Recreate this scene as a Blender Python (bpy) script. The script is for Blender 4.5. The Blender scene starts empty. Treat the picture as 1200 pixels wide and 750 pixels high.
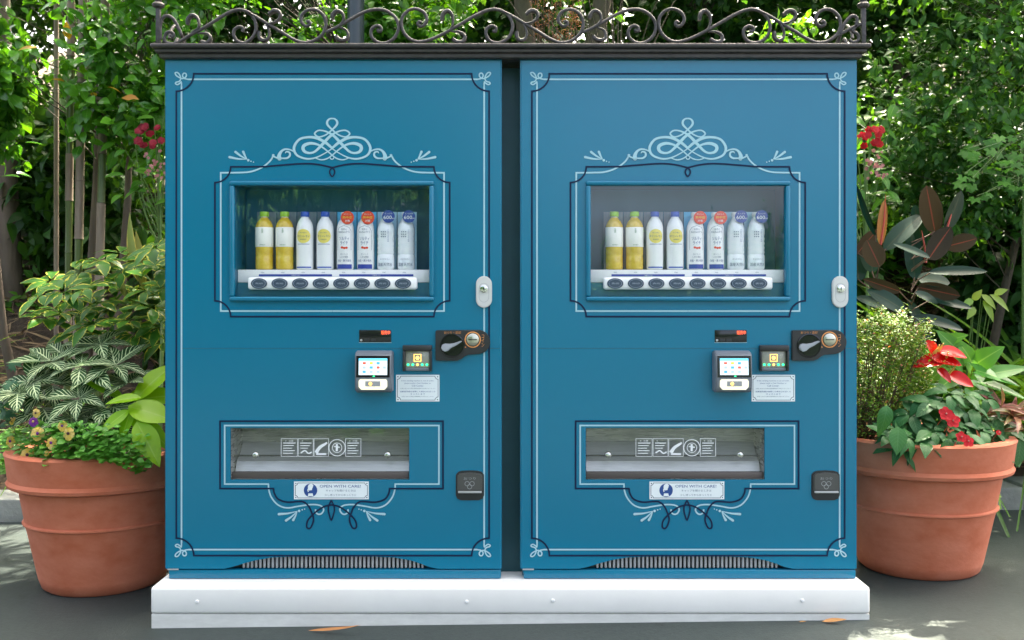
import bpy, bmesh, math, random
import numpy as np
from mathutils import Vector, Matrix

random.seed(7); RNG = np.random.default_rng(7)
R = math.radians
SC = bpy.context.scene
COL = SC.collection

# ------------------------------------------------------------------ camera, sky, sun, exposure
S = 0.003                 # metres per photo pixel in the plane of the machine fronts (y = 0)
D = 3.5                   # camera distance from that plane
H = 1.13                  # camera height
HOR = 345.0               # photo row of the horizon
FPX = D / S               # focal length in photo pixels (photo is 1200 wide)

cam = bpy.data.cameras.new('camera'); camo = bpy.data.objects.new('camera', cam); COL.objects.link(camo)
camo.location = (0, -D, H); camo.rotation_euler = (R(90), 0, 0)
cam.sensor_width = 36; cam.lens = 36 * FPX / 1200.0
cam.shift_y = -(375 - HOR) / 1200.0
cam.clip_end = 400; cam.clip_start = 0.05
cam.dof.use_dof = True; cam.dof.focus_distance = 3.5; cam.dof.aperture_fstop = 7.1
SC.camera = camo

SUN_EL, SUN_AZ = 57.0, 24.0      # azimuth measured from +y (behind the machines) towards +x
world = bpy.data.worlds.new('World'); SC.world = world; world.use_nodes = True
wn = world.node_tree.nodes; wl = world.node_tree.links
sky = wn.new('ShaderNodeTexSky'); sky.sky_type = 'NISHITA'; sky.sun_disc = False
sky.sun_elevation = R(SUN_EL); sky.sun_rotation = R(SUN_AZ)
sky.air_density = 0.25; sky.dust_density = 7.0; sky.ozone_density = 0.3
wl.new(sky.outputs[0], wn['Background'].inputs[0]); wn['Background'].inputs[1].default_value = 0.15
sl = bpy.data.lights.new('sun', 'SUN'); sl.energy = 2.0; sl.angle = R(0.53); sl.color = (1.0, 0.95, 0.86)
so = bpy.data.objects.new('sun', sl); COL.objects.link(so)
sd = Vector((math.sin(R(SUN_AZ)) * math.cos(R(SUN_EL)), math.cos(R(SUN_AZ)) * math.cos(R(SUN_EL)), math.sin(R(SUN_EL))))
so.rotation_euler = sd.to_track_quat('Z', 'Y').to_euler(); so.location = sd * 12

SC.view_settings.view_transform = 'Standard'; SC.view_settings.look = 'None'
SC.view_settings.exposure = 3.65; SC.view_settings.gamma = 1.0
SC.view_settings.use_white_balance = True; SC.view_settings.white_balance_temperature = 7200; SC.view_settings.white_balance_tint = 0
try: SC.view_settings.use_curve_mapping = False
except Exception: pass
SC.cycles.use_denoising = True
SC.cycles.max_bounces = 8; SC.cycles.transparent_max_bounces = 12
SC.cycles.sample_clamp_indirect = 6
SC.render.resolution_x = 1024; SC.render.resolution_y = 640

# ------------------------------------------------------------------ helpers
def P(px, py, y=0.0):
    """photo pixel + depth y -> world point"""
    z = D + y
    return Vector(((px - 600) * z / FPX, y, H - (py - HOR) * z / FPX))
def ground_z(x): return 0.012 * x
def YY(y): return .79 * y + .055     # depth scale of the planting bank
def pxs(y): return (D + y) / FPX           # metres per photo pixel at depth y

def tag(o, label=None, cat=None, group=None, kind=None):
    if label: o['label'] = label
    if cat: o['category'] = cat
    if group: o['group'] = group
    if kind: o['kind'] = kind
    return o
def thing(name, label, cat, loc=(0, 0, 0), group=None, kind=None):
    o = bpy.data.objects.new(name, None); COL.objects.link(o); o.location = loc; o.empty_display_size = .05
    return tag(o, label, cat, group, kind)
def link(name, me, mat=None, parent=None):
    o = bpy.data.objects.new(name, me); COL.objects.link(o)
    if mat is not None:
        me.materials.clear(); me.materials.append(mat)
    if parent is not None: o.parent = parent
    return o
def smooth_me(me, ang=40):
    me.polygons.foreach_set('use_smooth', [True] * len(me.polygons))
    try: me.set_sharp_from_angle(angle=R(ang))
    except Exception: pass

class B:
    """collects shapes into ONE mesh"""
    def __init__(s): s.bm = bmesh.new()
    def box(s, x0, x1, y0, y1, z0, z1, bev=0.0, seg=2):
        r = bmesh.ops.create_cube(s.bm, size=1.0)
        vs = r['verts']
        for v in vs:
            v.co = Vector(((x0 + x1) / 2 + v.co.x * (x1 - x0), (y0 + y1) / 2 + v.co.y * (y1 - y0), (z0 + z1) / 2 + v.co.z * (z1 - z0)))
        if bev > 0:
            es = list({e for v in vs for e in v.link_edges})
            bmesh.ops.bevel(s.bm, geom=es, offset=bev, segments=seg, affect='EDGES', profile=0.5)
        return s
    def prism(s, pts, y0, y1, bev=0.0, seg=2):
        """polygon (x,z) extruded from y0 (front) to y1"""
        a = [s.bm.verts.new((x, y0, z)) for x, z in pts]
        f = s.bm.faces.new(a)
        r = bmesh.ops.extrude_face_region(s.bm, geom=[f])
        nv = [g for g in r['geom'] if isinstance(g, bmesh.types.BMVert)]
        for v in nv: v.co.y = y1
        if bev > 0:
            es = [e for e in f.edges]
            bmesh.ops.bevel(s.bm, geom=es, offset=bev, segments=seg, affect='EDGES')
        bmesh.ops.recalc_face_normals(s.bm, faces=s.bm.faces[:])
        return s
    def lathe(s, prof, c=(0, 0, 0), n=24, axis='z', cap=True):
        c = Vector(c); rings = []
        for r, h in prof:
            ring = []
            for i in range(n):
                a = 2 * math.pi * i / n
                if axis == 'z': p = Vector((r * math.cos(a), r * math.sin(a), h))
                else: p = Vector((r * math.cos(a), h, r * math.sin(a)))
                ring.append(s.bm.verts.new(c + p))
            rings.append(ring)
        for k in range(len(rings) - 1):
            for i in range(n):
                j = (i + 1) % n
                s.bm.faces.new((rings[k][i], rings[k][j], rings[k + 1][j], rings[k + 1][i]))
        if cap:
            s.bm.faces.new(rings[0][::-1]); s.bm.faces.new(rings[-1])
        bmesh.ops.recalc_face_normals(s.bm, faces=s.bm.faces[:])
        return s
    def tube(s, pts, rad, n=6, flat=None):
        pts = [Vector(p) for p in pts]
        m = len(pts)
        if not hasattr(rad, '__len__'): rad = [rad] * m
        rings = []; ref = None
        for i in range(m):
            t = (pts[min(i + 1, m - 1)] - pts[max(i - 1, 0)])
            if t.length < 1e-9: t = Vector((0, 0, 1))
            t.normalize()
            if ref is None:
                ref = Vector((0, 1, 0)) if abs(t.y) < .9 else Vector((1, 0, 0))
            u = (ref - t * ref.dot(t)).normalized(); w = t.cross(u); ref = u
            fl = flat[i] if flat else 1.0
            rings.append([s.bm.verts.new(pts[i] + (u * math.cos(2 * math.pi * k / n) * fl + w * math.sin(2 * math.pi * k / n)) * rad[i]) for k in range(n)])
        for a, b in zip(rings, rings[1:]):
            for k in range(n):
                j = (k + 1) % n
                s.bm.faces.new((a[k], a[j], b[j], b[k]))
        s.bm.faces.new(rings[0][::-1]); s.bm.faces.new(rings[-1])
        return s
    def ball(s, c, r, sub=2, sc=(1, 1, 1)):
        q = bmesh.ops.create_icosphere(s.bm, subdivisions=sub, radius=r)
        for v in q['verts']: v.co = Vector((v.co.x * sc[0], v.co.y * sc[1], v.co.z * sc[2])) + Vector(c)
        return s
    def build(s, name, mat, parent=None, smooth=True, ang=40):
        me = bpy.data.meshes.new(name); s.bm.to_mesh(me); s.bm.free()
        if smooth: smooth_me(me, ang)
        return link(name, me, mat, parent)

def crom(pts, n=8, closed=False):
    """Catmull-Rom through pts (tuples of any length)"""
    q = [np.array(p, float) for p in pts]
    if closed: q = [q[-1]] + q + [q[0], q[1]]
    else: q = [2 * q[0] - q[1]] + q + [2 * q[-1] - q[-2]]
    out = []
    for i in range(1, len(q) - 2):
        p0, p1, p2, p3 = q[i - 1:i + 3]
        for k in range(n):
            t = k / n
            out.append(.5 * ((2 * p1) + (-p0 + p2) * t + (2 * p0 - 5 * p1 + 4 * p2 - p3) * t * t + (-p0 + 3 * p1 - 3 * p2 + p3) * t ** 3))
    out.append(q[-2] if not closed else out[0].copy())
    return out

# ------------------------------------------------------------------ materials
def nodes_of(m):
    m.use_nodes = True
    return m.node_tree.nodes, m.node_tree.links
def pmat(name, base, rough=.5, metal=0.0, var=0.0, nscale=8.0, bump=0.0, bscale=60.0, emis=None, estr=1.0, coat=0.0, base2=None, stretch=(1, 1, 1), spec=.5, trans=0.0, rvar=0.0):
    m = bpy.data.materials.new(name); N, L = nodes_of(m); b = N['Principled BSDF']
    b.inputs['Base Color'].default_value = (*base, 1); b.inputs['Roughness'].default_value = rough
    b.inputs['Metallic'].default_value = metal; b.inputs['Coat Weight'].default_value = coat
    b.inputs['Specular IOR Level'].default_value = spec
    b.inputs['Transmission Weight'].default_value = trans
    if emis:
        b.inputs['Emission Color'].default_value = (*emis, 1); b.inputs['Emission Strength'].default_value = estr
    if var > 0 or bump > 0 or base2 or rvar:
        tc = N.new('ShaderNodeTexCoord'); mp = N.new('ShaderNodeMapping'); mp.inputs['Scale'].default_value = stretch
        L.new(tc.outputs['Object'], mp.inputs[0])
    if var > 0 or base2:
        nz = N.new('ShaderNodeTexNoise'); nz.inputs['Scale'].default_value = nscale; nz.inputs['Detail'].default_value = 6
        nz.inputs['Roughness'].default_value = .65
        L.new(mp.outputs[0], nz.inputs['Vector'])
        cr = N.new('ShaderNodeValToRGB'); cr.color_ramp.elements[0].position = .3; cr.color_ramp.elements[1].position = .7
        c2 = base2 if base2 else tuple(min(1, c * (1 + var)) for c in base)
        c1 = base if base2 else tuple(c * (1 - var) for c in base)
        cr.color_ramp.elements[0].color = (*c1, 1); cr.color_ramp.elements[1].color = (*c2, 1)
        L.new(nz.outputs[0], cr.inputs[0]); L.new(cr.outputs[0], b.inputs['Base Color'])
    if rvar:
        n3 = N.new('ShaderNodeTexNoise'); n3.inputs['Scale'].default_value = nscale * 2.3; n3.inputs['Detail'].default_value = 5
        L.new(mp.outputs[0], n3.inputs['Vector'])
        mr = N.new('ShaderNodeMapRange'); mr.inputs[1].default_value = .3; mr.inputs[2].default_value = .7
        mr.inputs[3].default_value = max(.02, rough - rvar); mr.inputs[4].default_value = rough + rvar
        L.new(n3.outputs[0], mr.inputs[0]); L.new(mr.outputs[0], b.inputs['Roughness'])
    if bump > 0:
        n2 = N.new('ShaderNodeTexNoise'); n2.inputs['Scale'].default_value = bscale; n2.inputs['Detail'].default_value = 4
        L.new(mp.outputs[0], n2.inputs['Vector'])
        bp = N.new('ShaderNodeBump'); bp.inputs['Strength'].default_value = bump; bp.inputs['Distance'].default_value = .01
        L.new(n2.outputs[0], bp.inputs['Height']); L.new(bp.outputs[0], b.inputs['Normal'])
    return m

def leafmat(name, c1, c2, rough=.35, tl=None, tw=.3, pattern=None, pc=(.8, .8, .6), spec=.32, under=None):
    """leaf: colour varies from leaf to leaf; pattern uses the leaf's own uv (u across, v along)"""
    m = bpy.data.materials.new(name); N, L = nodes_of(m); b = N['Principled BSDF']
    b.inputs['Roughness'].default_value = rough; b.inputs['Specular IOR Level'].default_value = spec
    oi = N.new('ShaderNodeObjectInfo'); ge = N.new('ShaderNodeNewGeometry')
    ad = N.new('ShaderNodeMath'); ad.operation = 'ADD'
    L.new(oi.outputs['Random'], ad.inputs[0]); L.new(ge.outputs['Random Per Island'], ad.inputs[1])
    fr = N.new('ShaderNodeMath'); fr.operation = 'FRACT'; L.new(ad.outputs[0], fr.inputs[0])
    mx = N.new('ShaderNodeMix'); mx.data_type = 'RGBA'
    mx.inputs[6].default_value = (*c1, 1); mx.inputs[7].default_value = (*c2, 1); L.new(fr.outputs[0], mx.inputs[0])
    col = mx.outputs[2]
    uv = N.new('ShaderNodeTexCoord'); sp = N.new('ShaderNodeSeparateXYZ'); L.new(uv.outputs['UV'], sp.inputs[0])
    def math_(op, a, bb=None, clamp=False):
        n = N.new('ShaderNodeMath'); n.operation = op; n.use_clamp = clamp
        for i, v in enumerate((a, bb)):
            if v is None: continue
            if isinstance(v, (int, float)): n.inputs[i].default_value = v
            else: L.new(v, n.inputs[i])
        return n.outputs[0]
    au = math_('ABSOLUTE', math_('MULTIPLY', math_('SUBTRACT', sp.outputs[0], .5), 2.0))   # 0 midrib .. 1 edge
    fac = None
    if pattern == 'midrib':
        fac = math_('MULTIPLY', math_('LESS_THAN', au, .07), .5)
    elif pattern == 'redrib':
        fac = math_('LESS_THAN', au, .06)
    elif pattern == 'zebra':
        w = math_('SUBTRACT', math_('MULTIPLY', sp.outputs[1], 7.0), math_('MULTIPLY', au, 2.2))
        st = math_('LESS_THAN', math_('FRACT', math_('ADD', w, 10.0)), .21)
        fac = math_('MAXIMUM', st, math_('LESS_THAN', au, .09))
    elif pattern == 'margin':
        nz = N.new('ShaderNodeTexNoise'); nz.inputs['Scale'].default_value = 5.0
        cb = N.new('ShaderNodeCombineXYZ'); L.new(sp.outputs[0], cb.inputs[0]); L.new(sp.outputs[1], cb.inputs[1])
        L.new(math_('MULTIPLY', fr.outputs[0], 37.0), cb.inputs[2]); L.new(cb.outputs[0], nz.inputs['Vector'])
        e = math_('ADD', au, math_('MULTIPLY', math_('SUBTRACT', nz.outputs[0], .5), 1.5))
        fac = math_('MULTIPLY', math_('SUBTRACT', e, .80), 8.0, True)
    elif pattern == 'veins':
        w = math_('SUBTRACT', math_('MULTIPLY', sp.outputs[1], 8.0), math_('MULTIPLY', au, 2.0))
        st = math_('LESS_THAN', math_('FRACT', math_('ADD', w, 10.0)), .12)
        fac = math_('MULTIPLY', math_('MAXIMUM', st, math_('LESS_THAN', au, .05)), .45)
    if fac is not None:
        m2 = N.new('ShaderNodeMix'); m2.data_type = 'RGBA'
        L.new(fac, m2.inputs[0]); L.new(col, m2.inputs[6]); m2.inputs[7].default_value = (*pc, 1)
        col = m2.outputs[2]
    L.new(col, b.inputs['Base Color'])
    if tw > 0:
        t = N.new('ShaderNodeBsdfTranslucent')
        hs = N.new('ShaderNodeMix'); hs.data_type = 'RGBA'; hs.blend_type = 'MULTIPLY'; hs.inputs[0].default_value = 1.0
        L.new(col, hs.inputs[6]); hs.inputs[7].default_value = (*(tl or (2.6, 2.2, .7)), 1)
        L.new(hs.outputs[2], t.inputs[0])
        ms = N.new('ShaderNodeMixShader'); ms.inputs[0].default_value = tw
        L.new(b.outputs[0], ms.inputs[1]); L.new(t.outputs[0], ms.inputs[2])
        L.new(ms.outputs[0], N['Material Output'].inputs[0])
    return m

def glassmat(name, ior=1.5, wav=0.0, stretch=(9, 9, 1.3), tint=(.93, .97, .98), rough=.01):
    m = bpy.data.materials.new(name); N, L = nodes_of(m); N.remove(N['Principled BSDF'])
    t = N.new('ShaderNodeBsdfTransparent'); t.inputs[0].default_value = (*tint, 1)
    g = N.new('ShaderNodeBsdfGlossy'); g.inputs['Roughness'].default_value = rough
    # thin-sheet reflectance (Schlick), the same from both sides
    ge = N.new('ShaderNodeNewGeometry'); dt = N.new('ShaderNodeVectorMath'); dt.operation = 'DOT_PRODUCT'
    L.new(ge.outputs['Incoming'], dt.inputs[0]); L.new(ge.outputs['Normal'], dt.inputs[1])
    def mth(op, a, bb=None):
        n = N.new('ShaderNodeMath'); n.operation = op
        for i, v in enumerate((a, bb)):
            if v is None: continue
            if isinstance(v, (int, float)): n.inputs[i].default_value = v
            else: L.new(v, n.inputs[i])
        return n
    r0 = 2 * ((ior - 1) / (ior + 1)) ** 2
    f = mth('ADD', mth('MULTIPLY', mth('POWER', mth('SUBTRACT', 1.0, mth('ABSOLUTE', dt.outputs['Value']).outputs[0]).outputs[0], 5.0).outputs[0], 1 - r0).outputs[0], r0)
    ms = N.new('ShaderNodeMixShader')
    L.new(f.outputs[0], ms.inputs[0]); L.new(t.outputs[0], ms.inputs[1]); L.new(g.outputs[0], ms.inputs[2])
    L.new(ms.outputs[0], N['Material Output'].inputs[0])
    if wav:
        tc = N.new('ShaderNodeTexCoord'); mp = N.new('ShaderNodeMapping'); mp.inputs['Scale'].default_value = stretch
        nz = N.new('ShaderNodeTexNoise'); nz.inputs['Scale'].default_value = 1.0; nz.inputs['Detail'].default_value = 1.5
        bp = N.new('ShaderNodeBump'); bp.inputs['Strength'].default_value = wav; bp.inputs['Distance'].default_value = .02
        L.new(tc.outputs['Object'], mp.inputs[0]); L.new(mp.outputs[0], nz.inputs['Vector']); L.new(nz.outputs[0], bp.inputs['Height'])
        L.new(bp.outputs[0], g.inputs['Normal'])
    return m

M = {}
M['teal'] = pmat('teal_paint', (.0, .160, .275), .26, spec=.58, var=.012, nscale=2)
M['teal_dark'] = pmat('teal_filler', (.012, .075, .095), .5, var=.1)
M['navy'] = pmat('navy_paint', (.003, .016, .055), .55, spec=.2)
M['pale'] = pmat('pale_blue_paint', (.35, .58, .66), .45)
M['white'] = pmat('white_board', (.84, .83, .81), .42, var=.04, nscale=5, rvar=.08)
M['whitepl'] = pmat('white_plastic', (.82, .83, .84), .3)
M['iron'] = pmat('wrought_iron', (.032, .031, .034), .5, metal=.2, base2=(.070, .060, .060), nscale=30, bump=.35, bscale=70)
M['cornice'] = pmat('dark_cornice', (.030, .026, .026), .45, base2=(.052, .043, .040), nscale=22, bump=.5, bscale=38, stretch=(1, 1, 1))
M['black'] = pmat('black_plastic', (.022, .023, .025), .4, bump=.05, bscale=400)
M['gloss'] = pmat('gloss_black', (.012, .012, .014), .12)
M['grey'] = pmat('grey_plastic', (.16, .18, .21), .42, bump=.04, bscale=400)
M['steel'] = pmat('brushed_steel', (.48, .49, .50), .30, metal=.35, var=.12, nscale=40, stretch=(.3, 1, 6))
M['steeldk'] = pmat('worn_steel', (.30, .31, .30), .30, metal=.3, var=.25, nscale=10, stretch=(.4, 1, 5), rvar=.1)
M['chrome'] = pmat('chrome', (.72, .72, .70), .18, metal=1.0)
M['brass'] = pmat('copper_print', (.75, .30, .10), .4)
M['navyglow'] = pmat('button_dark', (.05, .075, .115), .25)
M['bluebar'] = pmat('blue_print', (.02, .05, .33), .4)
M['screen'] = pmat('lit_screen', (.4, .5, .6), .2, emis=(.62, .78, .92), estr=.12)
M['screenbar'] = pmat('lit_screen_bar', (.1, .3, .6), .2, emis=(.08, .42, .80), estr=.20)
M['led'] = pmat('red_led', (.5, .02, .01), .3, emis=(1, .10, .03), estr=.30)
M['greenled'] = pmat('green_led', (.0, .3, .08), .3, emis=(.02, .85, .25), estr=.40)
M['amberled'] = pmat('amber_led', (.5, .25, .05), .3, emis=(1, .5, .12), estr=.30)
M['glow'] = pmat('lit_tray', (.75, .72, .6), .4, emis=(1, .92, .7), estr=.06)
M['paper'] = pmat('sticker_paper', (.78, .84, .86), .45)
M['interior'] = pmat('display_lining', (.006, .120, .200), .4)
M['glass'] = glassmat('window_glass', 1.5, .26, tint=(1, 1, 1))
M['flap'] = glassmat('flap_acrylic', 1.5, .10, (6, 6, 3), (.95, .96, .96), .03)
M['sleeve'] = glassmat('clear_sleeve', 1.5, 0, tint=(.86, .90, .92), rough=.08)
M['card_blue'] = pmat('card_blue', (.05, .45, .80), .35, base2=(.20, .62, .88), nscale=18)
M['card_pale'] = pmat('card_pale', (.30, .60, .80), .35, base2=(.60, .78, .88), nscale=14)
M['card_grey'] = pmat('card_grey', (.11, .17, .22), .3, base2=(.28, .33, .37), nscale=9, stretch=(3, 1, .6))
M['tea'] = pmat('tea_liquid', (.58, .39, .030), .14, base2=(.72, .54, .09), nscale=42, coat=.5)
M['clearplastic'] = pmat('pale_clear_plastic', (.62, .60, .46), .12, coat=.4)
M['limecap'] = pmat('lime_cap', (.32, .60, .06), .35)
M['bluecap'] = pmat('blue_cap', (.03, .10, .48), .3)
M['whitebottle'] = pmat('white_bottle', (.86, .88, .89), .18, coat=.4)
M['waterbottle'] = pmat('water_bottle', (.74, .82, .87), .14, base2=(.88, .90, .92), nscale=24, coat=.5, stretch=(.4, .4, 2))
M['label_white'] = pmat('label_white', (.86, .87, .82), .4)
M['lemon'] = pmat('lemon_print', (.82, .70, .16), .4)
M['inkblue'] = pmat('ink_blue', (.02, .07, .26), .4)
M['inkgrey'] = pmat('ink_grey', (.10, .15, .24), .4)
M['inkgreen'] = pmat('ink_green', (.05, .22, .08), .4)
M['badge_red'] = pmat('badge_red', (.72, .07, .035), .35)
M['badge_navy'] = pmat('badge_navy', (.03, .07, .30), .35)
M['whiteprint'] = pmat('white_print', (.82, .84, .85), .4)
M['yellowprint'] = pmat('yellow_print', (.85, .65, .08), .4)
M['iconred'] = pmat('icon_red', (.5, .06, .04), .3, emis=(.75, .08, .05), estr=.12)
M['iconyel'] = pmat('icon_yellow', (.5, .4, .04), .3, emis=(.75, .55, .05), estr=.12)
M['iconblue'] = pmat('icon_blue', (.04, .15, .5), .3, emis=(.05, .3, .8), estr=.12)
M['icongrey'] = pmat('icon_grey', (.2, .25, .3), .3, emis=(.30, .38, .48), estr=.12)
M['terra'] = pmat('terracotta', (.50, .122, .054), .8, base2=(.62, .200, .115), nscale=7, bump=.10, bscale=45, stretch=(1, 1, 1.6))
M['soil'] = pmat('potting_soil', (.035, .022, .014), .95, var=.5, nscale=40, bump=1.0, bscale=70)
M['bark'] = pmat('bark', (.085, .062, .046), .85, base2=(.16, .122, .098), nscale=10, bump=.6, bscale=30, stretch=(1, 1, .25))
M['bark_dk'] = pmat('dark_bark', (.06, .045, .03), .85, var=.4, nscale=10, bump=.6, bscale=30)
M['twig'] = pmat('twig', (.13, .075, .045), .8, var=.3)
M['canegreen'] = pmat('bamboo_green', (.055, .085, .018), .35, base2=(.09, .12, .03), nscale=4)
M['canetan'] = pmat('bamboo_sheath', (.17, .125, .09), .8, base2=(.26, .20, .15), nscale=14, stretch=(3, 3, .4))
M['straw'] = leafmat('dry_bamboo_litter', (.13, .078, .042), (.26, .175, .105), .8, tw=0)
M['postmetal'] = pmat('dark_post', (.030, .042, .050), .35, var=.1)
M['greenstem'] = pmat('green_stem', (.10, .17, .04), .5, var=.2)
M['redstem'] = pmat('red_stem', (.45, .05, .03), .45)

# foliage
M['camellia'] = leafmat('camellia_leaf', (.030, .120, .013), (.090, .265, .024), .20, tw=.28, spec=.5, pattern='midrib', pc=(.12, .26, .05))
M['camellia_y'] = leafmat('yellow_leaf', (.36, .26, .02), (.40, .17, .02), .4, tw=.3)
M['hedge'] = leafmat('hedge_leaf', (.024, .088, .018), (.070, .185, .032), .36, tw=.30, spec=.30, pattern='midrib', pc=(.1, .22, .06))
M['vine'] = leafmat('vine_leaf', (.040, .150, .016), (.11, .27, .034), .34, tw=.36, pattern='midrib', pc=(.2, .4, .08))
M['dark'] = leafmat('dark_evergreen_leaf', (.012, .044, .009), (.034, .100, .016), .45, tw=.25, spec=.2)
M['strap'] = leafmat('strap_leaf', (.030, .110, .016), (.15, .30, .030), .35, tw=.30)
M['schef'] = leafmat('schefflera_leaf', (.022, .092, .012), (.052, .165, .018), .34, tw=.22, spec=.2, pattern='margin', pc=(.42, .41, .055), tl=(1.4, 1.4, .6))
M['zebra'] = leafmat('zebra_leaf', (.010, .048, .010), (.020, .078, .015), .42, tw=.12, spec=.18, pattern='zebra', pc=(.52, .62, .36), tl=(1.3, 1.3, .7))
M['lime'] = leafmat('lime_leaf', (.15, .36, .012), (.30, .52, .022), .28, tw=.30, pattern='midrib', pc=(.40, .58, .10), tl=(1.6, 1.5, .5))
M['viola'] = leafmat('viola_leaf', (.060, .22, .030), (.14, .36, .055), .4, tw=.25, pattern='midrib', pc=(.18, .36, .1))
M['rubber'] = leafmat('rubber_leaf', (.007, .026, .016), (.014, .042, .026), .28, tw=.03, pattern='midrib', pc=(.05, .06, .03), spec=.17)
M['rubber_under'] = leafmat('rubber_underside', (.026, .020, .011), (.055, .034, .014), .5, tw=.02, spec=.12, pattern='redrib', pc=(.16, .04, .022))
M['rubber_new'] = leafmat('rubber_new_leaf', (.16, .075, .035), (.20, .10, .04), .4, tw=.12)
M['box'] = leafmat('small_leaf', (.05, .14, .014), (.20, .28, .025), .45, tw=.15, spec=.2, tl=(1.6, 1.5, .6))
M['boxred'] = leafmat('small_leaf_tip', (.28, .14, .06), (.42, .12, .10), .4, tw=.25)
M['imp'] = leafmat('impatiens_leaf', (.020, .085, .026), (.048, .155, .042), .40, tw=.15, spec=.22, pattern='veins', pc=(.10, .22, .09))
M['anth'] = leafmat('anthurium_leaf', (.055, .19, .035), (.12, .30, .045), .26, tw=.25, pattern='midrib', pc=(.25, .42, .12), tl=(1.7, 1.6, .6))
M['pink'] = leafmat('cordyline_leaf', (.33, .075, .085), (.16, .15, .045), .3, tw=.25, pattern='margin', pc=(.50, .17, .15), tl=(1.4, 1.2, .8))
M['spathe'] = leafmat('red_spathe', (.52, .006, .008), (.60, .012, .010), .25, tw=.15, tl=(1.3, .8, .8), spec=.35)
M['petal_red'] = leafmat('red_petal', (.46, .006, .014), (.60, .014, .022), .5, tw=.25, tl=(1.2, .8, .8))
M['petal_rose'] = leafmat('rose_petal', (.22, .005, .016), (.34, .012, .03), .5, tw=.2, tl=(1.2, .8, .8))
M['petal_pink'] = leafmat('dusty_pink_petal', (.42, .16, .17), (.50, .24, .20), .5, tw=.3, tl=(1.2, 1, 1))
M['petal_yel'] = leafmat('yellow_petal', (.68, .50, .06), (.74, .58, .22), .5, tw=.25, tl=(1.2, 1, .8))
M['petal_pur'] = leafmat('purple_petal', (.16, .02, .25), (.22, .03, .28), .5, tw=.2, tl=(1.2, 1, 1))
M['eye'] = pmat('flower_eye', (.05, .012, .02), .6)
M['spadix'] = pmat('spadix', (.72, .48, .10), .5)
M['seedhead'] = leafmat('rust_seedhead', (.26, .09, .035), (.38, .16, .06), .7, tw=.2, tl=(1.2, 1, 1))
M['deadleaf'] = leafmat('fallen_leaf', (.42, .16, .06), (.50, .30, .12), .6, tw=.1)

# ------------------------------------------------------------------ leaf geometry
def leaf_geo(n=5, w=.42, p=.75, fold=.25, curl=.25, cols=3, wave=0.0, tip=1.0, e=.85):
    """unit-length leaf along +y, face +z. w = full width/length; p<1 widest near base"""
    vs, uv, fs = [], [], []
    for i in range(n + 1):
        t = i / n
        half = .5 * w * (math.sin(math.pi * t ** p)) ** e if 0 < t < 1 else 0.004
        if t > .5: half *= (1 - (t - .5) * .35 * tip)
        zc = -curl * t * t + .12 * curl * t
        yc = t * (1 - .25 * abs(curl) * t)
        for c in range(cols):
            u = c / (cols - 1) * 2 - 1
            vs.append((u * half * math.cos(fold * abs(u)), yc, zc + abs(u) * half * math.sin(fold) + wave * math.sin(t * 14 + (3 if u > 0 else 0)) * abs(u) * w))
            uv.append((u * .5 + .5, t))
    for i in range(n):
        for c in range(cols - 1):
            a = i * cols + c
            fs.append((a, a + 1, a + cols + 1, a + cols))
    return np.array(vs, float), np.array(fs, int), np.array(uv, float)

def heart_geo(n=7, w=.75, fold=.12, curl=.3):
    vs, uv, fs = [], [], []
    cols = 5
    for i in range(n + 1):
        t = i / n
        half = .5 * w * max(.005, math.sin(math.pi * min(1, .16 + .84 * t) ** .62) ** .8) if t < 1 else .003
        for c in range(cols):
            u = c / 2 - 1
            back = -.16 * (abs(u) ** 1.5) * max(0, 1 - t * 3)
            vs.append((u * half, t + back, -curl * t * t + abs(u) * half * fold))
            uv.append((u * .5 + .5, t))
    for i in range(n):
        for c in range(cols - 1):
            a = i * cols + c
            fs.append((a, a + 1, a + cols + 1, a + cols))
    return np.array(vs, float), np.array(fs, int), np.array(uv, float)

def geo_mesh(name, geo, mat):
    v, f, uv = geo
    me = bpy.data.meshes.new(name); me.from_pydata([tuple(x) for x in v], [], [tuple(int(k) for k in x) for x in f])
    l = me.uv_layers.new(name='UVMap')
    idx = np.empty(len(me.loops), int); me.loops.foreach_get('vertex_index', idx)
    l.data.foreach_set('uv', uv[idx].ravel())
    me.polygons.foreach_set('use_smooth', [True] * len(me.polygons)); me.materials.append(mat)
    return me

def basis(d, up):
    d = d / (np.linalg.norm(d, axis=-1, keepdims=True) + 1e-9)
    x = np.cross(d, up); x /= (np.linalg.norm(x, axis=-1, keepdims=True) + 1e-9)
    z = np.cross(x, d)
    return np.stack([x, d, z], axis=-1)

def mass_mesh(name, geo, pos, Rm, sc, mat):
    """many leaves in one mesh"""
    v, f, uv = geo; n = len(pos); k = len(v)
    V = np.einsum('nij,kj->nki', Rm, v) * sc[:, None, None] + pos[:, None, :]
    F = (f[None] + (np.arange(n) * k)[:, None, None]).reshape(-1, f.shape[1])
    me = bpy.data.meshes.new(name)
    me.vertices.add(n * k); me.vertices.foreach_set('co', V.astype(np.float32).ravel())
    nf = len(F); q = F.shape[1]
    me.loops.add(nf * q); me.loops.foreach_set('vertex_index', F.astype(np.int32).ravel())
    me.polygons.add(nf); me.polygons.foreach_set('loop_start', np.arange(0, nf * q, q, dtype=np.int32))
    me.polygons.foreach_set('loop_total', np.full(nf, q, dtype=np.int32))
    l = me.uv_layers.new(name='UVMap'); l.data.foreach_set('uv', np.tile(uv, (n, 1))[F.ravel()].astype(np.float32).ravel())
    me.polygons.foreach_set('use_smooth', np.ones(nf, bool))
    me.update(); me.validate(); me.materials.append(mat)
    return me

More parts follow.
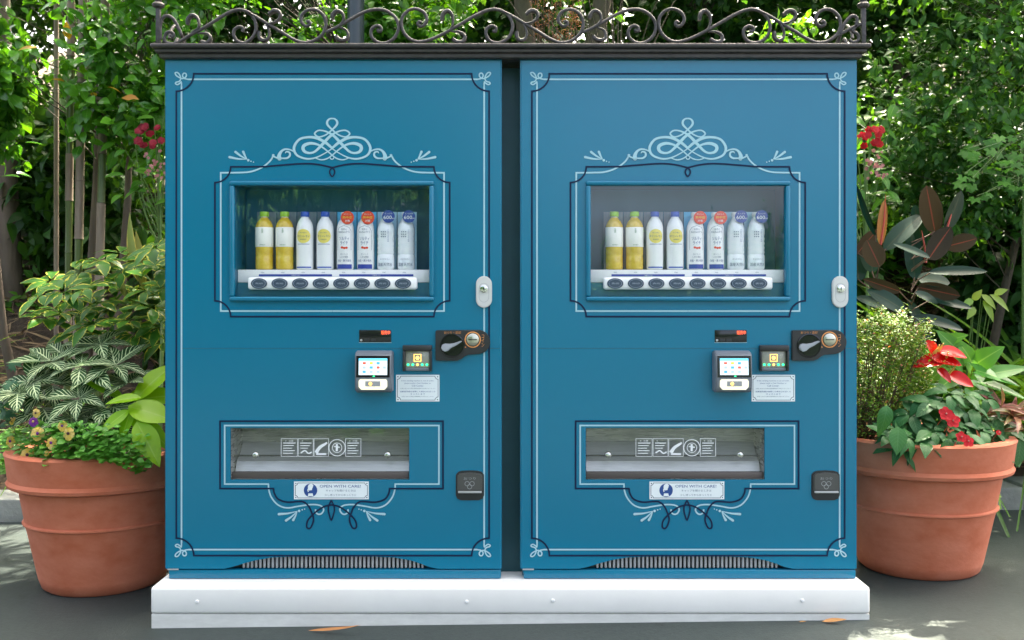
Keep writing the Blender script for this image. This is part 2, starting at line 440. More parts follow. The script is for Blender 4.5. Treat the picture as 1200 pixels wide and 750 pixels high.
def put_leaf(me, parent, pos, d, up, sc, name='leaf', base=None):
    """one leaf object; pos in world, parent an unrotated Empty"""
    d = Vector(d).normalized(); up = Vector(up)
    if abs(d.dot(up.normalized())) > .98: up = Vector((.3, -1, .1))
    x = d.cross(up).normalized(); z = x.cross(d)
    m = Matrix((x, d, z)).transposed().to_4x4()
    if not hasattr(sc, '__len__'): sc = (sc, sc, sc)
    o = bpy.data.objects.new(name, me); COL.objects.link(o); o.parent = parent
    o.matrix_local = Matrix.Translation(Vector(pos) - parent.location) @ m @ Matrix.Diagonal((*sc, 1))
    return o

def in_view(p):
    """pixel of world points, and whether they show beside/above the machines"""
    z = p[:, 1] + D
    px = 600 + p[:, 0] / z * FPX; py = HOR + (H - p[:, 2]) / z * FPX
    ok = (px > 0) & (px < 1200) & (py > 0) & (py < 700) & ~((px > 190) & (px < 1008) & (py > 50))
    return ok, z

# ------------------------------------------------------------------ setting: paving, kerb, planting bank, sky is the world
def grid(name, x0, x1, y0, y1, nx, ny, fn, mat):
    xs = np.linspace(x0, x1, nx); ys = np.linspace(y0, y1, ny)
    vs = [(x, y, fn(x, y)) for y in ys for x in xs]
    fs = [(j * nx + i, j * nx + i + 1, (j + 1) * nx + i + 1, (j + 1) * nx + i) for j in range(ny - 1) for i in range(nx - 1)]
    me = bpy.data.meshes.new(name); me.from_pydata(vs, [], fs); smooth_me(me, 60)
    return link(name, me, mat)

def paving_mat():
    m = bpy.data.materials.new('painted_paving'); N, L = nodes_of(m); b = N['Principled BSDF']
    tc = N.new('ShaderNodeTexCoord')
    def nz(s, d=6, r=.6):
        n = N.new('ShaderNodeTexNoise'); n.inputs['Scale'].default_value = s; n.inputs['Detail'].default_value = d; n.inputs['Roughness'].default_value = r
        L.new(tc.outputs['Object'], n.inputs['Vector']); return n.outputs[0]
    def ramp(src, a, b_, c1, c2):
        r = N.new('ShaderNodeValToRGB'); r.color_ramp.elements[0].position = a; r.color_ramp.elements[1].position = b_
        r.color_ramp.elements[0].color = c1; r.color_ramp.elements[1].color = c2; L.new(src, r.inputs[0]); return r.outputs[0]
    base = ramp(nz(1.3), .3, .7, (.020, .032, .031, 1), (.036, .049, .047, 1))
    fine = ramp(nz(55, 4), .35, .7, (.80, .80, .80, 1), (1.12, 1.12, 1.12, 1))
    stain = ramp(nz(5.5, 8, .7), .60, .68, (1, 1, 1, 1), (.55, .58, .52, 1))
    for i, s in enumerate((fine, stain)):
        mx = N.new('ShaderNodeMix'); mx.data_type = 'RGBA'; mx.blend_type = 'MULTIPLY'; mx.inputs[0].default_value = 1
        L.new(base, mx.inputs[6]); L.new(s, mx.inputs[7]); base = mx.outputs[2]
    L.new(base, b.inputs['Base Color']); b.inputs['Roughness'].default_value = .62
    bp = N.new('ShaderNodeBump'); bp.inputs['Strength'].default_value = .25; bp.inputs['Distance'].default_value = .006
    L.new(nz(130, 5), bp.inputs['Height']); L.new(bp.outputs[0], b.inputs['Normal'])
    return m
tag(grid('paving', -60, 60, -70, 1.70, 41, 25, lambda x, y: ground_z(max(-8, min(8, x))), paving_mat()), kind='structure')

kerb = bpy.data.objects.new('kerb', None); COL.objects.link(kerb); tag(kerb, kind='structure')
M['kerb'] = pmat('kerb_concrete', (.20, .21, .20), .8, base2=(.30, .31, .29), nscale=9, bump=.35, bscale=60)
KY0, KY1, KH = 1.575, 1.84, .122
km = None
for i in range(-7, 8):
    if km is None:
        b_ = B().box(-.497, .497, KY0, KY1, -.1, KH, .018)
        o = b_.build('kerb_stone', M['kerb'], kerb); km = o.data
    else:
        o = link('kerb_stone', km, None, kerb)
    o.location = (i * 1.0 + .12, 0, ground_z(max(-8, min(8, i))))

def bank_z(x, y):
    y = (y - .055) / .79; t = max(0, y - 2.2)
    z = .06 + ground_z(max(-8, min(8, x))) + (.50 * t if t < 5 else 2.5 + .22 * (t - 5))
    return z + .06 * math.sin(x * 2.1 + y * 1.3) * min(1, t) + .05 * math.sin(x * 4.7 - y * 2.2) * min(1, t)
M['mulch'] = pmat('leaf_litter', (.028, .018, .011), .95, base2=(.070, .046, .028), nscale=26, bump=1.0, bscale=55)
tag(grid('planting_bank', -30, 30, 1.76, 32, 160, 110, bank_z, M['mulch']), kind='structure')

# ------------------------------------------------------------------ flat print helpers (paint and lettering on real surfaces)
def ribbon_into(vs, fs, pts, w, y0, ramp=.0006, closed=False):
    """flat stroke following pts (x,z) with width w (number or list), facing -y"""
    n = len(pts)
    if not hasattr(w, '__len__'): w = [w] * n
    pts = [np.array(p[:2], float) for p in pts]; off = len(vs)
    for i in range(n):
        if closed: a, c = pts[i - 1 if i else n - 2], pts[(i + 1) % n if i < n - 1 else 1]
        else: a, c = pts[max(0, i - 1)], pts[min(n - 1, i + 1)]
        t1 = pts[i] - a; t2 = c - pts[i]
        l1 = np.linalg.norm(t1); l2 = np.linalg.norm(t2)
        t1 = t1 / l1 if l1 > 1e-9 else t2 / (l2 + 1e-12); t2 = t2 / l2 if l2 > 1e-9 else t1
        t = t1 + t2; t = t / (np.linalg.norm(t) + 1e-9)
        nn = np.array((-t[1], t[0])); cs = max(.35, abs(np.dot(nn, np.array((-t1[1], t1[0])))))
        h = w[i] / 2 / cs; y = y0 - ramp * i / max(1, n - 1)
        p, q = pts[i] + nn * h, pts[i] - nn * h
        vs.append((p[0], y, p[1])); vs.append((q[0], y, q[1]))
    for i in range(n - 1):
        a = off + 2 * i
        fs.append((a, a + 1, a + 3, a + 2))
def disc_into(vs, fs, c, r, y, n=20, sx=1.0):
    off = len(vs)
    for i in range(n): vs.append((c[0] + r * sx * math.cos(2 * math.pi * i / n), y, c[1] + r * math.sin(2 * math.pi * i / n)))
    fs.append(tuple(off + i for i in range(n)))
def flat(name, vs, fs, mat, parent, fix=True):
    me = bpy.data.meshes.new(name); me.from_pydata(vs, [], fs)
    if fix:
        bm = bmesh.new(); bm.from_mesh(me)
        for f in bm.faces:
            f.normal_update()
            if f.normal.y > 0: f.normal_flip()
        bm.to_mesh(me); bm.free()
    return link(name, me, mat, parent)

_text_cache = {}
def text_me(s, vertical=False):
    key = (s, vertical)
    if key in _text_cache: return _text_cache[key]
    cu = bpy.data.curves.new('lettering', 'FONT'); cu.body = '\n'.join(s) if vertical else s
    cu.align_x = 'CENTER'; cu.resolution_u = 2; cu.space_line = .92
    to = bpy.data.objects.new('tmp_lettering', cu); COL.objects.link(to)
    bpy.context.view_layer.update()
    dg = bpy.context.evaluated_depsgraph_get()
    me = bpy.data.meshes.new_from_object(to.evaluated_get(dg))
    v = np.empty(len(me.vertices) * 3); me.vertices.foreach_get('co', v); v = v.reshape(-1, 3)
    f = [tuple(p.vertices) for p in me.polygons]
    bpy.data.objects.remove(to); bpy.data.curves.remove(cu); bpy.data.meshes.remove(me)
    if len(v):
        c = (v.min(0) + v.max(0)) / 2; sz = v.max(0) - v.min(0)
        v = v - c
    else: sz = np.ones(3)
    _text_cache[key] = (v, f, sz)
    return _text_cache[key]
def text(s, cx, cz, h, y, mat, parent, w=None, vertical=False, name='lettering', wrapr=None, yc=0.0, bold=0):
    """lettering h high (w wide if given) centred at local (cx, cz); wrapr bends it round a vertical axis"""
    v, f, sz = text_me(s, vertical)
    if not len(f): return None
    k = h / sz[1]; kx = (w / sz[0]) if w else k
    vs = []
    for p in v:
        x, z = p[0] * kx, p[1] * k
        if wrapr: a = x / wrapr; vs.append((cx + wrapr * math.sin(a), yc - wrapr * math.cos(a), cz + z))
        else: vs.append((cx + x, y, cz + z))
    return flat(name, vs, f, mat, parent)

# ------------------------------------------------------------------ the vending machines
MZ0 = H - (679 - HOR) * S            # underside of the machines = top of the plinth
MCX = 390.5                          # photo column of the left machine's middle
def q(px, py): return ((px - MCX) * S, H - (py - HOR) * S - MZ0)
def ql(pts): return [q(*p) for p in pts]
def mir(pts, c): return [(2 * c - p[0],) + tuple(p[1:]) for p in pts]
def arc(cx, cy, r, a0, a1, n=9): return [(cx + r * math.cos(R(a0 + (a1 - a0) * i / n)), cy + r * math.sin(R(a0 + (a1 - a0) * i / n))) for i in range(n + 1)]

def border(x0, x1, y0, y1, r):
    """frame with scooped corners (photo px), closed"""
    p = []
    p += arc(x0, y0, r, 90, 0)
    p += arc(x1, y0, r, 180, 90)
    p += arc(x1, y1, r, 270, 180)
    p += arc(x0, y1, r, 0, -90)
    return p + [p[0]]

def make_machine(xoff, which, label):
    t = thing('vending_machine', label, 'vending machine', (((MCX - 600) + xoff) * S, 0, MZ0), 'blue vending machines side by side')
    # --- cabinet shell (open to the front)
    (xl, zb), (xr, zt) = q(193, 679), q(588, 69.5)
    b = B(); th = .02; y0, y1 = .052, .70
    b.box(xl + .008, xl + .008 + th, y0, y1, 0, zt - .012); b.box(xr - .008 - th, xr - .008, y0, y1, 0, zt - .012)
    b.box(xl + .029, xr - .029, y0, y1, 0, th); b.box(xl + .029, xr - .029, y0, y1, zt - .032, zt - .012); b.box(xl + .029, xr - .029, y1 - th, y1 - .001, th + .001, zt - .033)
    b.build('cabinet', M['teal'], t)
    # --- door panel with its openings and the arched cut for the vent
    zd = q(0, 666.5)[1]
    wx0, wx1, wz0, wz1 = q(275, 0)[0], q(505.5, 0)[0], q(0, 348)[1], q(0, 216.5)[1]
    dx0, dx1, dz0, dz1 = q(270, 0)[0], q(479.5, 0)[0], q(0, 562)[1], q(0, 501.5)[1]
    bm = bmesh.new()
    xs = sorted({xl, dx0, wx0, dx1, wx1, xr}); za = q(0, 648)[1]
    zs = sorted({za, dz0, dz1, wz0, wz1, zt})
    vd = {}
    def vv(x, z):
        k = (round(x, 6), round(z, 6))
        if k not in vd: vd[k] = bm.verts.new((x, 0, z))
        return vd[k]
    for i in range(len(xs) - 1):
        for j in range(len(zs) - 1):
            cx, cz = (xs[i] + xs[i + 1]) / 2, (zs[j] + zs[j + 1]) / 2
            if wx0 < cx < wx1 and wz0 < cz < wz1: continue
            if dx0 < cx < dx1 and dz0 < cz < dz1: continue
            bm.faces.new((vv(xs[i], zs[j]), vv(xs[i + 1], zs[j]), vv(xs[i + 1], zs[j + 1]), vv(xs[i], zs[j + 1])))
    A = [(262, 666.5), (272, 664.5), (285, 660.5), (300, 656.5), (318, 653.4), (340, 652.4), (390, 652.2), (440, 652.4), (462, 653.4), (480, 656.5), (493, 660.5), (503, 664.5), (513, 666.5)]
    low = [vv(xl, zd)] + [bm.verts.new((q(*p)[0], 0, q(*p)[1])) for p in A] + [vv(xr, zd)]
    bm.faces.new(low + [vv(x, za) for x in reversed(xs)])
    r = bmesh.ops.extrude_face_region(bm, geom=bm.faces[:])
    for g in r['geom']:
        if isinstance(g, bmesh.types.BMVert): g.co.y = .048
    bmesh.ops.recalc_face_normals(bm, faces=bm.faces[:])
    es = [e for e in bm.edges if all(abs(v.co.y) < 1e-6 for v in e.verts) and
          (all(abs(v.co.x - xl) < 1e-6 for v in e.verts) or all(abs(v.co.x - xr) < 1e-6 for v in e.verts) or all(abs(v.co.z - zt) < 1e-6 for v in e.verts))]
    bmesh.ops.bevel(bm, geom=es, offset=.005, segments=3, affect='EDGES')
    me = bpy.data.meshes.new('door_panel'); bm.to_mesh(me); bm.free(); smooth_me(me, 30)
    link('door_panel', me, M['teal'], t)
    # seams across the door: thin dark gap lines
    for py in (408.2,):
        b = B(); z = q(0, py)[1]; b.box(q(212, 0)[0], xr - .006, -.0004, .001, z - .0006, z + .0006); b.build('seam', M['teal_dark'], t, False)
    # --- skirt and vent
    B().box(xl + .012, xr - .003, .004, .05, 0.001, q(0, 668)[1], .004).build('skirt', M['teal'], t)
    b = B(); zg0, zg1 = q(0, 667.5)[1], q(0, 649)[1]
    b.box(q(255, 0)[0], q(520, 0)[0], .036, .046, zg0, zg1)
    vent = b.build('vent', M['black'], t, False)
    b = B()
    for k in range(44):
        x = q(284 + k * 4.9, 0)[0]; b.box(x - .0042, x + .0042, .014, .030, zg0 + .001, zg1 - .001, .003)
    tag(b.build('vent_fin', M['icongrey2'], vent), kind='stuff')
    # hinge tab under the door's left corner
    B().box(q(196, 0)[0], q(209, 0)[0], .000, .003, q(0, 668)[1], q(0, 666.2)[1]).build('hinge_tab', M['steel'], t, False)
    # --- painted lines
    LW = 1.95 * S
    vs, fs = [], []
    ribbon_into(vs, fs, ql(border(206.8, 573.2, 86.5, 651, 20.5)), LW, -.0016, .0003, True)
    wn_ = border(252, 527, 195.5, 371, 18)
    a = arc(252, 195.5, 18.5, 90, 0) + [(290, 195.5), (311, 195.3)] + [tuple(p) for p in crom([(311, 195.3), (330, 193.6), (356.7, 191.8), (374, 193), (389.4, 196.5)], 6)][1:]
    top = a + mir(a, 389.5)[::-1][1:]
    rest = arc(527, 371, 18.5, 270, 180) + arc(252, 371, 18.5, 0, -90)
    ribbon_into(vs, fs, ql(top + rest + [top[0]]), LW, -.0016, .0003, True)
    drop = [(389.4, 196.6), (386.7, 200), (386.8, 203.6), (389.4, 206.9), (392, 203.6), (392.1, 200), (389.4, 196.6)]
    ribbon_into(vs, fs, ql(crom(drop, 4)), LW * .9, -.0022, .0003)
    def z8(p): return (310 + p[0] * .13333, 545 + p[1] * .13333)
    half = [z8(p) for p in [(80, 205), (86, 245), (120, 298), (200, 325), (300, 319), (350, 326), (392, 366), (418, 425), (432, 480), (412, 540), (390, 557), (371, 540), (380, 488), (420, 440), (470, 397), (530, 362), (588, 350)]]
    hc = [tuple(p) for p in crom(half, 6)]
    lo = [(258, 572.4), (320.6, 572.4)] + hc[1:]
    full = lo + mir(lo, 388.6)[::-1][1:]
    full = [(258, 493.5)] + full + [(519.2, 493.5), (258, 493.5)]
    ribbon_into(vs, fs, ql(full), LW, -.0016, .0006, True)
    lens = [z8(p) for p in [(588, 308), (570, 345), (561, 385), (568, 430), (588, 482), (608, 430), (616, 385), (606, 345), (588, 308)]]
    ribbon_into(vs, fs, ql(crom(lens, 4)), LW * .9, -.0026, .0003)
    flat('navy_line', vs, fs, M['navy'], t)

    vs, fs = [], []
    # outer pale frame: straight sides and a three-leaf knot in each corner
    x0, x1, yt, yb = 212.8, 567.4, 93, 644
    for seg in (((x0 + 8, yt), (x1 - 8, yt)), ((x0 + 8, yb), (x1 - 8, yb)), ((x0, yt + 8), (x0, yb - 8)), ((x1, yt + 8), (x1, yb - 8))):
        ribbon_into(vs, fs, ql(seg), LW * .95, -.0009, 0)
    knot = [(8, 0), (3.5, -1), (1.2, -4), (2.5, -7), (5.2, -6.6), (5.4, -3.2), (2, -1), (-1.6, -1.6), (-6, -4.4), (-7.4, -7.4), (-5, -8), (-2.4, -5.6), (-.8, -1), (-2.6, 2.4), (-6, 3.4), (-7, 5), (-4.6, 6.2), (-1.4, 4.2), (-.4, 3), (0, 5), (0, 8)]
    for cx, cy, sx, sy in ((x0, yt, 1, 1), (x1, yt, -1, 1), (x0, yb, 1, -1), (x1, yb, -1, -1)):
        ribbon_into(vs, fs, ql([(cx + sx * p[0], cy + sy * p[1]) for p in crom(knot, 5)]), LW * .8, -.0009, .0006)
    # pale frame round the window with its swoop
    sw = [tuple(p) for p in crom([(276, 202.4), (290, 201.8), (300, 199.4), (309, 195), (315.5, 189.8), (319, 185.2), (319.6, 183.2)], 6)]
    for m_ in (False, True):
        for pts in ([(258.8, 283), (258.8, 202.5), (276, 202.4)], sw, [(258.8, 283), (258.8, 364.5), (389.5, 364.5)]):
            ribbon_into(vs, fs, ql(mir(pts, 389.6) if m_ else pts), LW * .95, -.0009 - (.0002 if m_ else 0), .0001)
    # lower pale frame
    plo = [z8(p) for p in [(35, 165), (38, 215), (62, 285), (120, 350), (200, 376), (300, 361), (400, 347), (470, 350), (508, 366), (520, 395), (503, 424), (477, 432), (452, 416), (449, 388)]]
    pl = [(389, 498.6), (263.4, 498.6), (263.4, 567.2), (314.6, 567.2)] + [tuple(p) for p in crom(plo, 6)][1:]
    ribbon_into(vs, fs, ql(pl), LW * .9, -.0009, .0004); ribbon_into(vs, fs, ql(mir(pl, 388.9)), LW * .9, -.0011, .0004)
    flat('pale_line', vs, fs, M['pale'], t)

    # crest ornament
    vs, fs = [], []
    def z5(p): return (290 + p[0] / 6, 120 + p[1] / 6)
    S1 = [(596, 372), (640, 334), (690, 300), (745, 288), (790, 301), (801, 325), (786, 348), (750, 356), (712, 342), (660, 290), (610, 238), (556, 206), (502, 197), (473, 220), (502, 243), (552, 228), (596, 192), (628, 158), (630, 134), (615, 117), (596, 113)]
    W1 = [8, 9, 12, 17, 20, 20, 17, 13, 14, 18, 16, 10, 9, 10, 9, 9, 10, 13, 13, 10, 9]
    S2 = [(596, 322), (640, 285), (700, 253), (765, 245), (828, 262), (864, 318), (845, 370), (780, 396), (715, 390), (650, 360), (596, 325), (548, 285)]
    W2 = [14, 17, 17, 14, 14, 16, 13, 11, 9, 7, 7, 9]
    S3 = [(596, 372), (560, 396), (518, 404), (474, 390)]; W3 = [7, 8, 7, 5]
    S4 = [(862, 348), (890, 334), (925, 330), (952, 345), (967, 372), (968, 392)]; W4 = [7, 9, 11, 15, 22, 26]
    S5 = [(962, 392), (940, 394), (912, 392), (893, 376), (895, 354), (915, 347), (925, 358)]; W5 = [8, 9, 11, 12, 11, 9, 4]
    S6 = [(965, 396), (990, 388), (1006, 380), (1010, 368)]; W6 = [14, 9, 10, 16]
    k = 0
    for pts, w in ((S1, W1), (S2, W2), (S3, W3), (S4, W4), (S5, W5), (S6, W6)):
        c = crom([p + (ww,) for p, ww in zip(pts, w)], 6)
        for m_ in (False, True):
            pp = [z5((1192 - p[0] if m_ else p[0], p[1])) for p in c]
            ribbon_into(vs, fs, ql(pp), [p[2] / 6 * S * 1.15 for p in c], -.0008 - .0003 * k, .0003); k += 1
    ring = [z5(p) for p in arc(596, 388, 13, 0, 360, 16)]
    ribbon_into(vs, fs, ql(ring), 1.2 * S, -.005, .0001, True)
    for sx in (0, 1):
        for c, r in (((966, 394), 15), ((1010, 372), 9)):
            disc_into(vs, fs, q(*z5((1192 - c[0] if sx else c[0], c[1]))), r / 6 * S, -.0012 - .0001 * sx)
    flat('crest_ornament', vs, fs, M['pale'], t)
    # sprigs of drops
    def sprig(o, tips, dots, mirror, c0):
        vs, fs = [], []
        f = (lambda p: (2 * c0 - p[0], p[1])) if mirror else (lambda p: p)
        for i, e in enumerate(tips):
            c = crom([o, ((o[0] * .5 + e[0] * .5), (o[1] * .5 + e[1] * .5) + .8), e], 6)
            ribbon_into(vs, fs, [q(*f(tuple(p))) for p in c], [S * (.6 + 2.3 * (j / 12) ** .8) for j in range(13)], -.0009 - .0003 * i, .0002)
            disc_into(vs, fs, q(*f(e)), 1.45 * S, -.0019 - .0003 * i, 12)
        for d in dots: disc_into(vs, fs, q(*f(d[:2])), d[2] * S, -.0009, 12)
        flat('sprig', vs, fs, M['pale'], t)
    for m_ in (False, True):
        sprig((489.5, 186.6), [(510, 184.2), (503, 178.2), (494, 178)], [(482, 190, .7), (485, 189, .8), (488.2, 187.8, 1.5)], m_, 389.6)
        sprig((348.5, 599), [(327, 602.4), (335.4, 609.8), (343.8, 609.2)], [(350.6, 598.7, 1.5), (354.2, 597.4, .8), (357, 596.5, .7)], m_, 388.8)

    # --- display window
    fr = B(); fx0, fz0 = q(270, 353); fx1, fz1 = q(508.7, 212.2); fw = .0165
    for (a0, a1, c0, c1) in ((fx0, fx1, fz1 - fw, fz1), (fx0, fx1, fz0, fz0 + fw), (fx0, fx0 + fw, fz0 + fw + .0002, fz1 - fw - .0002), (fx1 - fw, fx1, fz0 + fw + .0002, fz1 - fw - .0002)):
        fr.box(a0, a1, -.016, .02, c0, c1, .006, 3)
    fr.build('window_frame', M['teal'], t)
    gx0, gx1, gz0, gz1 = wx0 + .002, wx1 - .002, wz0 + .002, wz1 - .002
    # lining: open box behind the glass
    bm = bmesh.new(); yb_ = .145
    c8 = {(i, j, k): bm.verts.new((gx0 if i == 0 else gx1, .006 if j == 0 else yb_, gz0 if k == 0 else gz1)) for i in (0, 1) for j in (0, 1) for k in (0, 1)}
    for f in (((0, 1, 0), (1, 1, 0), (1, 1, 1), (0, 1, 1)), ((0, 0, 0), (0, 1, 0), (0, 1, 1), (0, 0, 1)), ((1, 0, 0), (1, 0, 1), (1, 1, 1), (1, 1, 0)), ((0, 0, 0), (1, 0, 0), (1, 1, 0), (0, 1, 0)), ((0, 0, 1), (0, 1, 1), (1, 1, 1), (1, 0, 1))):
        bm.faces.new([c8[k] for k in f])
    me = bpy.data.meshes.new('display_lining'); bm.to_mesh(me); bm.free(); link('display_lining', me, M['interior'], t)
    me = bpy.data.meshes.new('window_pane')
    me.from_pydata([(gx0, .004, gz0), (gx1, .004, gz0), (gx1, .004, gz1), (gx0, .004, gz1)], [], [(0, 1, 2, 3)])
    link('window_pane', me, M['glass'], t)
    # price rail (white ledge under the bottles), strips and the row of buttons
    sh = q(0, 315.8)[1]
    B().box(gx0 + .001, gx1 - .001, .028, .115, q(0, 331)[1], sh, .002).build('display_shelf', M['whitepl'], t)
    B().box(gx0 + .001, gx1 - .001, .024, .0275, gz0 + .001, q(0, 331.2)[1], .0).build('added_lining_panel', M['lining_light'], t, False)  # added panel, covers the lining that the shelf's shadow would blacken
    for x0_, x1_ in ((301, 387.5), (396, 483.5)):
        B().box(q(x0_, 0)[0], q(x1_, 0)[0], .0268, .0272, q(0, 323.6)[1], q(0, 321.2)[1]).build('price_strip', M['bluebar'], t, False)
        text('つめた～い', q((x0_ + x1_) / 2, 0)[0], q(0, 322.4)[1], .0052, .0262, M['whiteprint'], t)
    for i in range(8):
        text('¥200', q(305.5 + 23.9 * i, 0)[0], q(0, 319)[1], .0040, .0270, M['inkgrey'], t)
    bs = B().box(q(290.5, 0)[0], q(489, 0)[0], -.006, .024, q(0, 339.4)[1], q(0, 325)[1], .009, 3).build('button_strip', M['whitepl'], t)
    for i in range(8):
        cx, cz = q(304.2 + 24.05 * i, 332.2)
        bb = B().lathe([(.0285, .0), (.0285, -.003), (.0265, -.0045)], (0, 0, 0), 24, 'y')
        for v in bb.bm.verts: v.co.z *= .66; v.co += Vector((cx, -.0062, cz))
        o = bb.build('selection_button', M['navyglow'], bs)
        vs, fs = [], []
        ribbon_into(vs, fs, [(cx + .0225 * math.cos(a * math.pi / 12), cz + .0145 * math.sin(a * math.pi / 12)) for a in range(25)], .0009, -.0109, 0, True)
        flat('button_ring', vs, fs, M['icongrey'] if 0 else M['inkpale'], bs)
        text('売切', cx, cz, .006, -.0109, M['inkpale'], bs, w=.026)
    # --- key lock
    lx, lz = q(567.2, 342)
    pr = [(lx + .028 * c_ * 1.0, lz + s_) for c_, s_ in [(math.cos(R(a)), .0265 + .029 * math.sin(R(a))) for a in range(0, 181, 15)] + [(math.cos(R(a)), -.0265 + .029 * math.sin(R(a))) for a in range(180, 361, 15)]]
    lk = B().prism(pr, -.012, -.0004, .003).build('lock_plate', M['lockw'], t)
    pr = [(lx + .017 * c_, lz - .002 + s_) for c_, s_ in [(math.cos(R(a)), .014 + .018 * math.sin(R(a))) for a in range(0, 181, 15)] + [(math.cos(R(a)), -.016 + .018 * math.sin(R(a))) for a in range(180, 361, 15)]]
    vs, fs = [], []; ribbon_into(vs, fs, pr + [pr[0]], .0011, -.0124, 0, True); flat('lock_outline', vs, fs, M['icongrey2'], lk)
    B().lathe([(.0135, -.0125), (.0135, -.017), (.010, -.0185)], (lx, 0, lz + .011), 20, 'y').build('key_cylinder', M['chrome'], lk)
    B().box(lx - .0015, lx + .0015, -.0189, -.0184, lz + .005, lz + .017).build('keyhole', M['black'], lk, False)
    # --- led display
    x0_, z0_ = q(421, 401); x1_, z1_ = q(458.5, 386.7)
    b = B()
    led = B().box(x0_, x1_, -.003, -.0003, z0_, z1_, .001).build('led_display', M['gloss'], t)
    vs, fs = [], []; ribbon_into(vs, fs, [(x0_ - .001, z0_ - .0012), (x1_ + .001, z0_ - .0012)], .0022, -.0008, 0); flat('display_edge', vs, fs, M['pale'], led)
    text('販売中', q(452, 0)[0], q(0, 389.7)[1], .0135, -.0034, M['led'], led, w=.031)
    for x_ in (430, 437.5): B().box(q(x_ - 3, 0)[0], q(x_ + 3, 0)[0], -.0036, -.0029, q(0, 399.8)[1], q(0, 396.8)[1], .0003, 1).build('display_key', M['black'], led, False)
    B().lathe([(.0042, -.0029), (.0042, -.005)], (q(423.5, 0)[0], 0, q(0, 398.6)[1]), 12, 'y').build('display_knob', M['steel'], led)
    # --- card reader (protrudes)
    cx = (439.7 - MCX) * S; zt_, zb_ = q(0, 412.5)[1], q(0, 458.5)[1]
    b = B(); w_ = .0655
    b.bm.free(); b.bm = bmesh.new()
    prof = [(.0, zt_ + .006), (-.030, zt_ + .004), (-.052, zt_ - .006), (-.058, zb_ + .055), (-.050, zb_ + .010), (-.036, zb_), (.0, zb_)]
    va = [[b.bm.verts.new((cx + sx * (w_ - (.003 if p[0] < -.04 else 0)), p[0], p[1])) for p in prof] for sx in (-1, 1)]
    for i in range(len(prof)):
        j = (i + 1) % len(prof); b.bm.faces.new((va[0][i], va[0][j], va[1][j], va[1][i]))
    b.bm.faces.new(va[0]); b.bm.faces.new(va[1][::-1]); bmesh.ops.recalc_face_normals(b.bm, faces=b.bm.faces[:])
    bmesh.ops.bevel(b.bm, geom=b.bm.edges[:], offset=.0045, segments=3, affect='EDGES')
    rd = b.build('card_reader', M['grey'], t)
    sz1, sz0 = zt_ - .010, zt_ - .084
    def fy(z): # front plane of the reader
        a = (z - (zt_ - .006)) / ((zb_ + .055) - (zt_ - .006)); return -.052 - .006 * a
    def slab(name, x0, x1, z0, z1, off, mat, th=.002):
        b = B(); vs_ = []
        b.box(x0, x1, -1, 0, z0, z1)
        for v in b.bm.verts: v.co.y = fy(v.co.z) - off - (th if v.co.y < -.5 else 0)
        return b.build(name, mat, rd, False)
    slab('reader_bezel', cx - .058, cx + .058, sz0, sz1, -.001, M['gloss'])
    slab('reader_screen', cx - .049, cx + .049, sz0 + .008, sz1 - .009, .0012, M['screen'], .0006)
    slab('screen_bar', cx - .049, cx + .049, sz1 - .017, sz1 - .009, .002, M['screenbar'], .0006)
    ic = [(-.030, 0, 'iconred'), (-.006, 0, 'iconyel'), (.018, 0, 'iconblue'), (-.030, 1, 'icongrey'), (-.006, 1, 'iconblue'), (.018, 1, 'iconred'), (.040, 1, 'icongrey'), (-.030, 2, 'iconblue'), (-.006, 2, 'icongrey'), (.018, 2, 'icongrey')]
    for ix, row, mm in ic:
        z_ = sz1 - .0255 - row * .0148
        slab('screen_icon', cx + ix - .0055, cx + ix + .0055, z_ - .0042, z_ + .0042, .0021, M[mm], .0005)
    slab('status_light', cx + .000, cx + .006, sz0 + .002, sz0 + .005, .0013, M['greenled'], .0006)
    b = B(); tz0, tz1 = zb_ + .011, zb_ + .047
    pr = [(cx - .045, tz1), (cx + .045, tz1), (cx + .049, tz1 - .006), (cx + .049, tz0 + .010), (cx + .040, tz0), (cx - .040, tz0), (cx - .049, tz0 + .010), (cx - .049, tz1 - .006)]
    b.prism(pr, -.0605, -.045); b.build('reader_tray', M['glow'], rd)
    B().box(cx - .026, cx + .026, -.0625, -.0607, tz0 + .012, tz1 - .006, .0006, 1).build('tray_window', M['icongrey2'], rd)
    B().lathe([(.006, -.0627), (.005, -.0635)], (cx - .008, 0, tz0 + .021), 14, 'y').build('tray_light', M['amberled'], rd)
    # --- bill slot
    x0_, z0_ = q(472.5, 434.5); x1_, z1_ = q(506.5, 404.3)
    bl = B()
    bl.box(x0_, x1_, -.022, -.0003, z1_ - .020, z1_, .003)
    bl.box(x0_, x0_ + .008, -.022, -.0003, z0_, z1_ - .0203, .003); bl.box(x1_ - .008, x1_, -.022, -.0003, z0_, z1_ - .0203, .003)
    bo = bl.build('bill_slot', M['black'], t)
    B().box(x0_ + .009, x1_ - .009, -.008, -.0006, z0_ + .012, z1_ - .021, .001).build('slot_face', M['slotface'], bo)
    B().box(x0_ + .009, x1_ - .009, -.012, -.0006, z0_ + .001, z0_ + .0115, .002).build('slot_lip', M['grey'], bo)
    for i in range(5):
        xx = x0_ + .018 + i * (x1_ - x0_ - .036) / 4
        B().lathe([(.0042, -.0081), (.0036, -.0095)], (xx, 0, z0_ + .022), 10, 'y').build('slot_light', M['amberled'] if i == 2 else M['greenled'], bo)
    vs, fs = [], []; cx_, cz_ = (x0_ + x1_) / 2, z0_ + .046
    ribbon_into(vs, fs, [(cx_ - .012, cz_ - .012), (cx_ + .012, cz_ - .012), (cx_ + .012, cz_ + .012), (cx_ - .012, cz_ + .012), (cx_ - .012, cz_ - .012)], .002, -.0086, 0, True)
